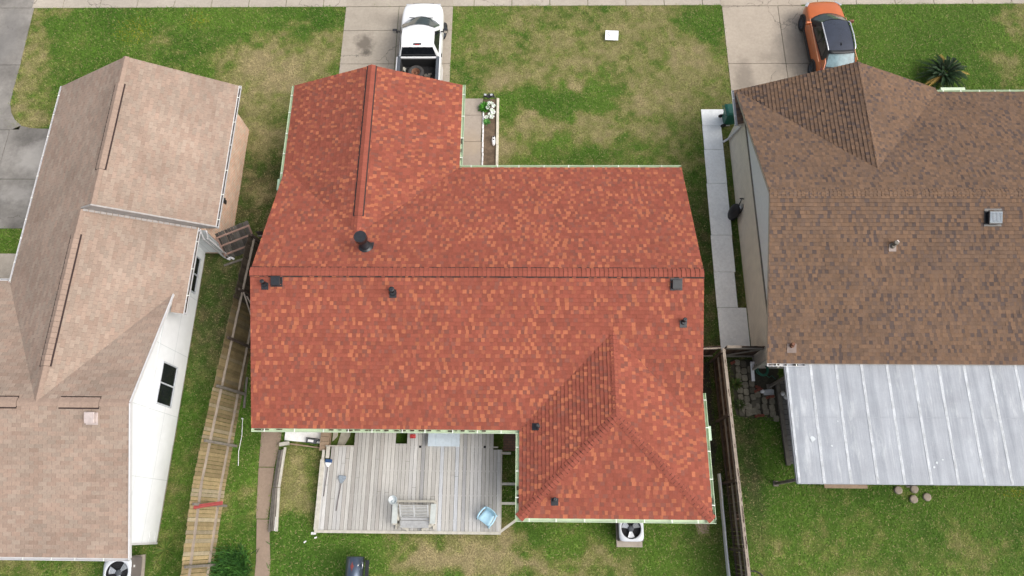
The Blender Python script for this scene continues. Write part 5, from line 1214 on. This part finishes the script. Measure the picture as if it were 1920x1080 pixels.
gl = MB(); gl.loft([[(p[0] * .95, p[1] + .014, p[2] + .014) for p in [lerp3(low_f[i], top_f[i], .06) for i in range(NB)]], [(p[0] * .95, p[1] + .014, p[2] + .014) for p in [lerp3(low_f[i], top_f[i], .95) for i in range(NB)]]], caps=False, closed=False); gl.build('windshield', M['glass_shield'], sv)
gl = MB(); gl.loft([[(p[0] * .92, p[1] - .014, p[2] + .012) for p in [lerp3(top_r[i], low_r[i], .14) for i in range(NB)]], [(p[0] * .90, p[1] - .014, p[2] + .012) for p in [lerp3(top_r[i], low_r[i], .84) for i in range(NB)]]], caps=False, closed=False); gl.build('rear_window', M['glass_blue'], sv)
for sx in (-1, 1):
    k = NB - 1 if sx > 0 else 0
    def sp_(u_, v_):
        b0 = lerp3(low_f[k], low_r[k], u_); t0_ = lerp3(top_f[k], top_r[k], u_); p = lerp3(b0, t0_, v_); return (p[0] + sx * .012, p[1], p[2] + .006)
    for a, b2 in ((.10, .48), (.51, .82)):
        gl = MB(); gl.poly([sp_(a, .05), sp_(b2, .05), sp_(b2 - .02, .90), sp_(a + .06, .90)][::sx]); gl.build('side_window', M['glass_dark'], sv)
    rl = MB(); rl.tube([(sx * .60, -1.78, 1.56), (sx * .635, -1.9, 1.62), (sx * .64, -2.6, 1.66), (sx * .62, -3.2, 1.635), (sx * .60, -3.32, 1.58)], .026, 8); rl.build('roof_rail', M['silver'], sv)
    pil = MB(); pil.poly([sp_(.82, .0), sp_(1.03, -.02), sp_(1.03, .42), sp_(.97, .55), sp_(.93, .32)][::sx]); o = pil.build('rear_pillar', M['orange_car'], sv); sd = o.modifiers.new('solid', 'SOLIDIFY'); sd.thickness = .05; sd.offset = 0
    mr = MB(); mr.bar((sx * .80, -1.38, 1.08), (sx * .93, -1.42, 1.10), .05, .04); mr.box((sx * 1.0, -1.43, 1.12), (.20, .11, .14)); mr.build('mirror', M['orange_car'] if sx < 0 else M['rust'], sv, bevel=.02)
    wheel(sv, sx * .83, -.82, .34, .22, steer=R_(4), rimmat=M['rail_grey']); wheel(sv, sx * .83, -3.38, .34, .22, rimmat=M['rail_grey'])
    for yy in (-.82, -3.38):
        ach = MB(); rr_ = [[(sx * (.80 + .11), yy + r * math.cos(a), .34 + r * math.sin(a)) for r in (.36, .44)] + [(sx * .80, yy + r * math.cos(a), .34 + r * math.sin(a)) for r in (.44, .36)] for a in [math.pi * i / 14 for i in range(15)]]
        ach.loft(rr_); ach.build('arch_cladding', M['black_plastic'], sv)
    sk = MB(); sk.box((sx * .885, -2.1, .36), (.06, 1.8, .16)); sk.build('sill', M['black_plastic'], sv, bevel=.02)
    hl = MB(); hl.bar((sx * .62, .0, .80), (sx * .82, -.30, .92), .13, .05, up=(0, .4, .9)); hl.build('headlight', M['headlamp'], sv, bevel=.015)
    tlm = MB(); tlm.bar((sx * .80, -3.84, 1.01), (sx * .55, -4.10, .97), .14, .06, up=(0, -.35, .9)); tlm.build('tail_light', M['lamp_red'], sv, bevel=.02)
    bl_ = MB(); bl_.bar((sx * .83, -1.15, 1.05), (sx * .88, -3.55, 1.09), .025, .03); bl_.build('belt_trim', mat('pale_orange_trim%d' % (sx + 1), (.72, .35, .2), .25, coat=.5), sv)
fin = MB(); fin.loft([[(-.02, -2.95, 1.62), (.02, -2.95, 1.62), (0, -2.95, 1.63)], [(-.025, -3.03, 1.61), (.025, -3.03, 1.61), (0, -3.04, 1.68)], [(-.015, -3.12, 1.61), (.015, -3.12, 1.61), (0, -3.13, 1.69)]]); fin.build('antenna_fin', M['black_plastic'], sv)
cw = MB(); cw.loft([[(p[0] * .98, p[1] + .05, p[2] - .005) for p in low_f], [(p[0] * .99, p[1] - .02, p[2] + .03) for p in low_f]], caps=False, closed=False); cw.build('cowl', M['black_plastic'], sv)
b_ = MB(); b_.box((0, .06, .6), (.9, .06, .2)); b_.build('grille', M['black_plastic'], sv, bevel=.02)

# ------------------------------------------------------------------ front yard things
sg = thing('yard_sign', 'small white yard sign with a grey S mark tilted on the front lawn', 'sign', (4.08, 22.42, .12), R_(-3))
pn = MB(); TI = Matrix.Rotation(R_(18), 3, 'X'); pn.box((0, 0, .10), (.62, .46, .012), TI); pn.build('panel', M['sign_white'], sg)
fc = bpy.data.curves.new('sign_letter', 'FONT'); fc.body = 'S'; fc.size = .30; fc.extrude = .002; fc.align_x = 'CENTER'; fc.align_y = 'CENTER'
tmp = bpy.data.objects.new('tmp_letter', fc); COL.objects.link(tmp); bpy.context.view_layer.update()
me = bpy.data.meshes.new_from_object(tmp.evaluated_get(bpy.context.evaluated_depsgraph_get())); bpy.data.objects.remove(tmp)
me.materials.clear(); me.materials.append(M['sign_grey'])
o = bpy.data.objects.new('letter', me); COL.objects.link(o); o.parent = sg; o.matrix_local = Matrix.Translation(Vector((0, 0, .10)) + TI @ Vector((-.16, .03, .009))) @ TI.to_4x4()
ln = MB(); rng = random.Random(2); x = -.24
while x < .22: q = rng.uniform(.012, .035); ln.box(Vector((0, 0, .10)) + TI @ Vector((x, -.155, .008)), (q, .028, .003), TI); x += q + .012
ln.build('small_print', M['sign_grey'], sg)
lg = MB()
for sx in (-.2, .2): lg.bar((sx, .2, .16), (sx, .24, -.12), .012, .012)
lg.build('stake', M['galv'], sg)

edg = MB()
rng = random.Random(6); y = 18.98
while y > 15.3:
    l = rng.uniform(.55, 1.4); l = min(l, y - 15.25); edg.box((-1.33 - .0 + (18.98 - y) * .005, y - l / 2, .07), (.12, l - .01, .13), c=(1, 1, 1)); y -= l
tag(edg.build('bed_edging', M['stone_pale'], bevel=.012), 'pale stone edging along the lawn side of the flower bed', 'edging')
edg = MB(); y = 18.4
while y > 15.3: l = rng.uniform(.16, .3); edg.box((-2.0 + (18.4 - y) * .01 + rng.uniform(-.012, .012), y - l / 2, .06), (.07, l - .02, .10)); y -= l
tag(edg.build('bed_edging', M['white_paint'], bevel=.012), 'white edging stones along the path side of the flower bed', 'edging')
def leaf_clump(name, loc, n, r, h, cols, wl_=(.03, .16), label=None, cat='plant', group=None, seed=1, up=.6, bend=.3, spread=.0):
    """many pointed leaves rising from a point"""
    mb = MB(); rng = random.Random(seed)
    for i in range(n):
        a = rng.uniform(0, 2 * math.pi); q = rng.random() ** .7; L = r * rng.uniform(.6, 1.05); w_ = wl_[0] * rng.uniform(.7, 1.3)
        d = Vector((math.cos(a), math.sin(a), 0)); s_ = Vector((-d.y, d.x, 0)); el = rng.uniform(.15, 1.3) * up
        P = []; O_ = Vector((rng.gauss(0, 1), rng.gauss(0, 1), 0)) * spread
        for k in (0, .35, .7, 1):
            z = h * (math.sin(el) * k * 1.6 - bend * k * k); P.append(O_ + d * (L * k * math.cos(el) + .1 * q * r) + Vector((0, 0, max(.01, z + .03))))
        c = rng.choice(cols); f = rng.uniform(.7, 1.3); c = tuple(x * f for x in c)
        ws = (.35, 1, .8, 0.05); Ls = [P[j] + s_ * w_ * ws[j] for j in range(4)]; Rs = [P[j] - s_ * w_ * ws[j] for j in range(4)]
        for j in range(3): mb.add([Ls[j], Rs[j], Rs[j + 1], Ls[j + 1]], [(0, 1, 2, 3)], 0, c)
    o = mb.build(name, M['leaf_green'], color=True, loc=loc)
    if label: tag(o, label, cat, group)
    return o
leaf_clump('green_bush', (-1.95, 18.45, .03), 170, .32, .35, [(.05, .19, .02), (.08, .25, .03), (.035, .12, .015)], (.022, .1), 'bright green leafy bush at the flower bed top corner', seed=3)
leaf_clump('green_bush', (-1.83, 17.72, .03), 60, .22, .2, [(.06, .2, .04), (.09, .24, .06)], (.02, .1), 'low green leafy plant under the lowest white leaves in the flower bed', seed=4)
wp0 = None; rng = random.Random(9)
for i, (px_, py_) in enumerate(((917, 193), (922, 193), (926, 199), (915, 202), (922, 206), (924, 211), (918, 213), (912, 220), (922, 219), (925, 208))):
    p = at(px_, py_, .2)
    if wp0 is None:
        wp0 = leaf_clump('white_leaf_plant', p, 14, .13, .10, [(.68, .74, .66), (.76, .78, .74), (.55, .66, .52)], (.045, .1), 'white leaved plant growing in the front flower bed', 'plant', 'white leaved plants in the flower bed', seed=5, up=.4); wp0.location.z = .14
    else:
        c = wp0.copy(); COL.objects.link(c); c.location = (p.x, p.y, .12 + rng.random() * .08); c.rotation_euler.z = rng.uniform(0, 6); c.scale = [rng.uniform(.75, 1.15)] * 3
la = thing('garden_spotlight', 'black twin head garden spotlight with pale lenses above the flower bed', 'garden light', (-1.72, 18.78, 0))
s_ = MB(); s_.tube([(0, -.02, 0), (0, 0, .5)], .014, 8); s_.box((0, 0, .52), (.16, .12, .05)); s_.box((.0, .08, .54), (.08, .16, .03)); s_.build('stake', M['black_plastic'], la)
for sx in (-1, 1):
    hd = MB(); hd.box((sx * .15, .03, .56), (.18, .13, .09), sx * .25); hd.bar((sx * .2, -.03, .54), (sx * .3, -.02, .5), .05, .04); o = hd.build('lamp_head', M['black_plastic'], la, bevel=.015)
    ln = MB(); ln.box((sx * .14 - .03, .05, .611), (.11, .09, .012), sx * .25); ln.build('lens', M['headlamp'], o)
og = thing('garden_ornament', 'white oval garden ornament with two dark spots in the bed soil', 'ornament', (-1.49, 16.72, .05))
b_ = MB(); n = 24
def ov(k, z): return [(.085 * k * math.cos(2 * math.pi * i / n), .25 * k * math.copysign(abs(math.sin(2 * math.pi * i / n)) ** .8, math.sin(2 * math.pi * i / n)), z) for i in range(n)]
b_.loft([ov(.95, 0), ov(1, .05), ov(.93, .10), ov(.5, .13)]); b_.build('body', M['white_paint'], og)
for yy in (.02, .17): d_ = MB(); d_.lathe([(.038, .11), (.038, .135), (0, .14)], (0, yy, 0), 14); d_.build('spot', M['black_plastic'], og)

# sago palm
pm_ = thing('sago_palm', 'dark green sago palm with some yellow fronds on the right front lawn', 'palm', (19.20, 20.0, 0))
tr = MB(); tr.lathe([(.17, 0), (.2, .15), (.18, .4), (.12, .5), (0, .52)], (0, 0, 0), 14); tr.build('trunk', M['wood_dark'], pm_)
fr = MB(); rng = random.Random(15)
for i in range(74):
    a = i * 2.39996 + rng.uniform(-.2, .2); el = R_(8 + 72 * (i / 74) ** 1.3); L = rng.uniform(1.0, 1.32) * (1 - .25 * (i / 74)); dry_ = rng.random() < .10 and i < 30
    if i < 30 and abs(math.atan2(math.sin(a - .12), math.cos(a - .12))) < .22: dry_ = True
    base = np.array([.30, .20, .05]) if dry_ else np.array([.010, .027, .008]) * rng.uniform(.6, 1.6)
    d = Vector((math.cos(a), math.sin(a), 0)); s_ = Vector((-d.y, d.x, 0)); prev = None; n = 30
    for k in range(n + 1):
        q = k / n; P = d * (.1 + L * q * math.cos(el)) + Vector((0, 0, .48 + L * (math.sin(el) * q - .42 * q * q)))
        if prev is not None:
            fr.add([prev - s_ * .008, prev + s_ * .008, P + s_ * .006, P - s_ * .006], [(0, 1, 2, 3)], 0, tuple(base * 1.5))
            if q > .08:
                ll = .13 * math.sin(math.pi * min(1, q * .86 + .14)) ** .6
                for sg_ in (-1, 1):
                    tip = P + s_ * sg_ * ll * .75 + d * ll * .75 + Vector((0, 0, .35 * ll)); w2 = d * .019; fr.add([P - w2, P + w2, tip], [(0, 1, 2)], 0, tuple(base * rng.uniform(.75, 1.35)))
        prev = P
fr.build('crown', M['leaf_green'], pm_, color=True)

leaf_clump('grassy_plant', (-10.88, -1.45, 0), 900, .52, .55, [(.04, .12, .022), (.065, .17, .03), (.025, .08, .018)], (.013, .5), 'dark green clump of strap leaved grass beside the brown path', 'plant', seed=21, up=.9, spread=.30)
leaf_clump('weed', (-13.55, -.85, 0), 90, .5, .25, [(.12, .19, .03), (.18, .2, .05), (.07, .13, .02)], (.012, .3), 'yellow green weeds at the white wall corner by the condenser', 'weed', seed=22)
leaf_clump('weed', (8.42, 5.6, 0), 90, .3, .35, [(.05, .09, .02), (.09, .1, .03)], (.02, .2), 'dark weeds at the tall fence foot beside the paving stones', 'weed', seed=23)
leaf_clump('weed', (8.5, 4.75, 0), 80, .28, .3, [(.04, .07, .02), (.07, .09, .03)], (.02, .2), 'dark weeds below the paving stones near the fence', 'weed', seed=24)

# bin and bag on the side path
bn_ = thing('wheelie_bin', 'dark green wheeled rubbish bin half hidden beneath the white gutter', 'bin', (9.19, 17.74, .05), R_(96))
b_ = MB(); b_.loft([[(-.22, -.24, .08), (.22, -.24, .08), (.22, .22, .08), (-.22, .22, .08)], [(-.28, -.32, .95), (.28, -.32, .95), (.28, .30, .95), (-.28, .30, .95)]])
b_.box((0, -.33, .93), (.60, .05, .07)); b_.build('body', M['green_bin'], bn_, bevel=.02)
l_ = MB(); l_.loft([[(-.3, -.36, .97), (.3, -.36, .97), (.3, .34, .97), (-.3, .34, .97)], [(-.3, -.36, 1.0), (.3, -.36, 1.0), (.3, .34, 1.0), (-.3, .34, 1.0)], [(-.22, -.26, 1.06), (.22, -.26, 1.06), (.22, .24, 1.06), (-.22, .24, 1.06)]]); l_.build('lid', M['green_bin'], bn_, bevel=.015)
h_ = MB(); h_.tube([(-.24, .34, .93), (-.24, .42, .98), (.24, .42, .98), (.24, .34, .93)], .018, 8); h_.build('handle', M['green_bin'], bn_)
for sx in (-1, 1):
    w_ = MB(); w_.lathe([(.11, -.025), (.125, -.015), (.125, .015), (.11, .025), (.0, .025)], (0, 0, 0), 18, Matrix.Rotation(math.pi / 2, 3, 'Y')); w_.build('wheel', M['rubber'], bn_, loc=(sx * .26, .26, .125))
bg_ = thing('black_bag', 'lumpy black bundle with a thin upright handle against the beige brick wall', 'bag', (8.94, 13.0, 0))
b_ = MB(); rng = random.Random(33); rings = []
for k, (z, r) in enumerate(((.0, .17), (.1, .21), (.35, .24), (.6, .23), (.78, .18), (.9, .10), (.94, .03))):
    rings.append([((r * (1 + rng.uniform(-.16, .16))) * math.cos(t_) * .95 + .05 * z, (r * (1 + rng.uniform(-.16, .16))) * math.sin(t_) * 1.35, z) for t_ in [2 * math.pi * i / 12 for i in range(12)]])
b_.loft(rings); b_.build('body', M['black_cloth'], bg_, subsurf=1)
h_ = MB(); h_.tube([(.12, .1, .3), (.16, .22, .9), (.17, .30, 1.12)], .022, 8); h_.bar((.08, .30, 1.13), (.27, .28, 1.13), .04, .03); h_.tube([(.22, -.12, .55), (.26, .0, .95), (.24, .12, .98)], .02, 6); h_.build('handle', M['black_metal'], bg_)
s_ = MB(); s_.bar((.12, .05, .93), (.15, -.08, .92), .04, .01); s_.build('strap', M['ac_grey'], bg_)

# side-yard clutter: paving stones, hose, white plank
stones = []; rng = random.Random(44); meshes = []
def stone_mesh(seed, red=False):
    r = random.Random(seed); mb = MB(); n = 20
    P = []
    for i in range(n):
        a = 2 * math.pi * i / n; e = 5; c, s2 = math.cos(a), math.sin(a); k = (abs(c) ** e + abs(s2) ** e) ** (-1 / e); P.append((.105 * c * k * r.uniform(.93, 1.03), .125 * s2 * k * r.uniform(.93, 1.03)))
    base = np.array([.20, .07, .05]) if red else np.array([.22, .20, .15]) * r.uniform(.45, 1.1); mb.prism(P, 0, .055, c=tuple(base))
    o = mb.build('paving_stone', M['paver'], color=True, bevel=.012); return o
protos = [stone_mesh(100 + i) for i in range(6)]; used = [False] * 6
spots = [(px_, 680 + 13.0 * j + (3 * (i % 2))) for j in range(8) for i, px_ in enumerate((1382, 1393, 1405)) if not (px_ == 1405 and j == 0)]
spots = [(a + (b2 - 680) * .10, b2) for a, b2 in spots] + [(1392, 761), (1405, 763), (1419, 751), (1433, 751), (1447, 753), (1419, 762), (1433, 763), (1447, 765), (1391, 774), (1406, 773), (1421, 774), (1436, 772), (1449, 776), (1455, 785), (1434, 742), (1420, 740), (1447, 742)]
SL = 'rough grey paving stone set in dark soil between the tall fence and the brown house'
for i, (px_, py_) in enumerate(spots):
    k = i % 6; o = protos[k] if not used[k] else protos[k].copy()
    if used[k]: COL.objects.link(o)
    used[k] = True; p = at(px_, py_, .02); o.location = (p.x, p.y, .008 + rng.random() * .012); o.rotation_euler = (rng.uniform(-.05, .05), rng.uniform(-.05, .05), rng.uniform(-.12, .12)); o.scale = (rng.uniform(.95, 1.15), rng.uniform(.95, 1.15), 1)
    tag(o, SL, 'stone', 'paving stones in the side yard')
bproto = None
for i, (px_, py_) in enumerate(((1418, 733), (1424, 730), (1421, 726), (1440, 745), (1446, 744), (1420, 780), (1428, 779), (1374, 680))):
    if bproto is None:
        mb = MB(); mb.box((0, 0, .035), (.2, .095, .07), c=(.22, .075, .05)); mb.box((0, 0, .072), (.15, .04, .004), c=(.15, .055, .04)); bproto = mb.build('red_brick', M['paver'], color=True, bevel=.006); o = bproto
    else: o = bproto.copy(); COL.objects.link(o)
    p = at(px_, py_, .05); o.location = (p.x, p.y, .02 + .05 * (i in (1, 4))); o.rotation_euler.z = rng.uniform(-.3, .5); tag(o, 'dark red brick lying loose among the side yard paving stones', 'brick', 'loose red bricks in the side yard')
sl_ = MB(); sl_.prism([(-.21, -.12), (.2, -.13), (.22, .1), (.05, .13), (-.23, .08)], 0, .06); p = at(1442, 735, .1); o = sl_.build('stone_slab', mat('pale_slab', (.42, .43, .44), .85, .2, 8), loc=(p.x, p.y, .02), bevel=.015); tag(o, 'pale white stone slab among the side yard pavers', 'stone')
wpk = MB(); wpk.bar((9.07, 6.38, .30), (9.11, 5.70, .12), .13, .04); wpk.box((9.10, 6.40, .28), (.16, .1, .08)); tag(wpk.build('white_plank', M['white_paint']), 'short white downspout pipe lying on the side yard pavers', 'pipe')
hs = MB()
for k in range(5):
    r = .20 + .03 * (k % 3); hs.tube([(9.40 + r * math.cos(t_), 6.12 + r * 1.1 * math.sin(t_), .35 + .05 * k + .05 * math.cos(t_ + k)) for t_ in [2 * math.pi * i / 24 for i in range(24)]], .014, 6, closed=True)
hs.tube([(9.5, 5.95, .35), (9.75, 5.85, .15), (9.9, 5.95, .04), (10.05, 5.8, .03)], .014, 6)
tag(hs.build('garden_hose', M['green_hose']), 'coiled green garden hose hanging at the brown house rear corner', 'hose')
vb = MB(); vb.lathe([(.07, 0), (.08, .1), (.06, .14), (0, .15)], (9.44, 5.3, .0), 12); tag(vb.build('valve_cover', M['white_paint']), 'small white cap standing beside the hose and pavers', 'cap')
wf = MB()
for (x, y) in ((10.22, 5.2), (10.33, 5.07)): wf.lathe([(.05, 0), (.10, .08), (.07, .17), (0, .19)], (x, y, .05), 12)
tag(wf.build('white_ornament', M['white_paint']), 'small white rounded ornaments on the patio floor edge', 'ornament')
ed = MB(); ed.bar((10.08, 5.62, .08), (10.12, 2.44, .08), .16, .14); tag(ed.build('patio_edging', M['wood_darkgrey'], bevel=.01), 'long grey timber edging the paved patio beneath the metal cover', 'edging')
sprot = None
for i, (px_, py_, lab) in enumerate(((1684, 919, 'round cut log slice on grass, alone at the left of its group'), (1714, 917, 'round cut log slice on grass, nearest the middle of the patio cover edge'), (1713, 936, 'round cut log slice on grass, lowest and darkest of the group'), (1738, 932, 'round cut log slice on grass, rightmost of the four'))):
    p = at(px_, py_, .05)
    if sprot is None:
        mb = MB(); rng2 = random.Random(3); n = 22; R0 = [.150 * (1 + rng2.uniform(-.05, .05)) for _ in range(n)]
        mb.loft([[(R0[j] * k * math.cos(2 * math.pi * j / n), R0[j] * k * math.sin(2 * math.pi * j / n), z) for j in range(n)] for k, z in ((1, 0), (1, .08), (.94, .10), (.5, .098))]); sprot = mb.build('log_slice', M['stump']); o = sprot
    else: o = sprot.copy(); COL.objects.link(o)
    o.location = (p.x, p.y, 0); o.rotation_euler.z = i * 1.3; tag(o, lab, 'log slice', 'log slices by the patio cover')
hp = MB(); hp.tube([(8.38 + .42 * math.cos(t_), -1.75 + .40 * math.sin(t_), .05 + .02 * math.sin(3 * t_)) for t_ in [2 * math.pi * i / 30 for i in range(30)]], .02, 6, closed=True)
tag(hp.build('hose_loop', M['black_plastic']), 'dark hose loop lying on lawn right of the tall fence', 'hose')
bk_ = MB(); bk_.box((12.0, 1.9, .25), (1.5, .3, .5)); bk_.box((12.0, 1.78, .53), (1.6, .4, .05)); tag(bk_.build('low_bench', M['wood_brown']), 'brown wooden bench barely visible under the metal patio cover edge', 'bench')
lf_ = MB(); lf_.box((8.05, .62, .05), (.12, .2, .05), .5); lf_.box((8.0, .5, .06), (.1, .12, .04), 1.2); tag(lf_.build('dead_leaf', M['wood_rail_pink']), 'small brown scrap on grass against the tall fence', 'scrap')
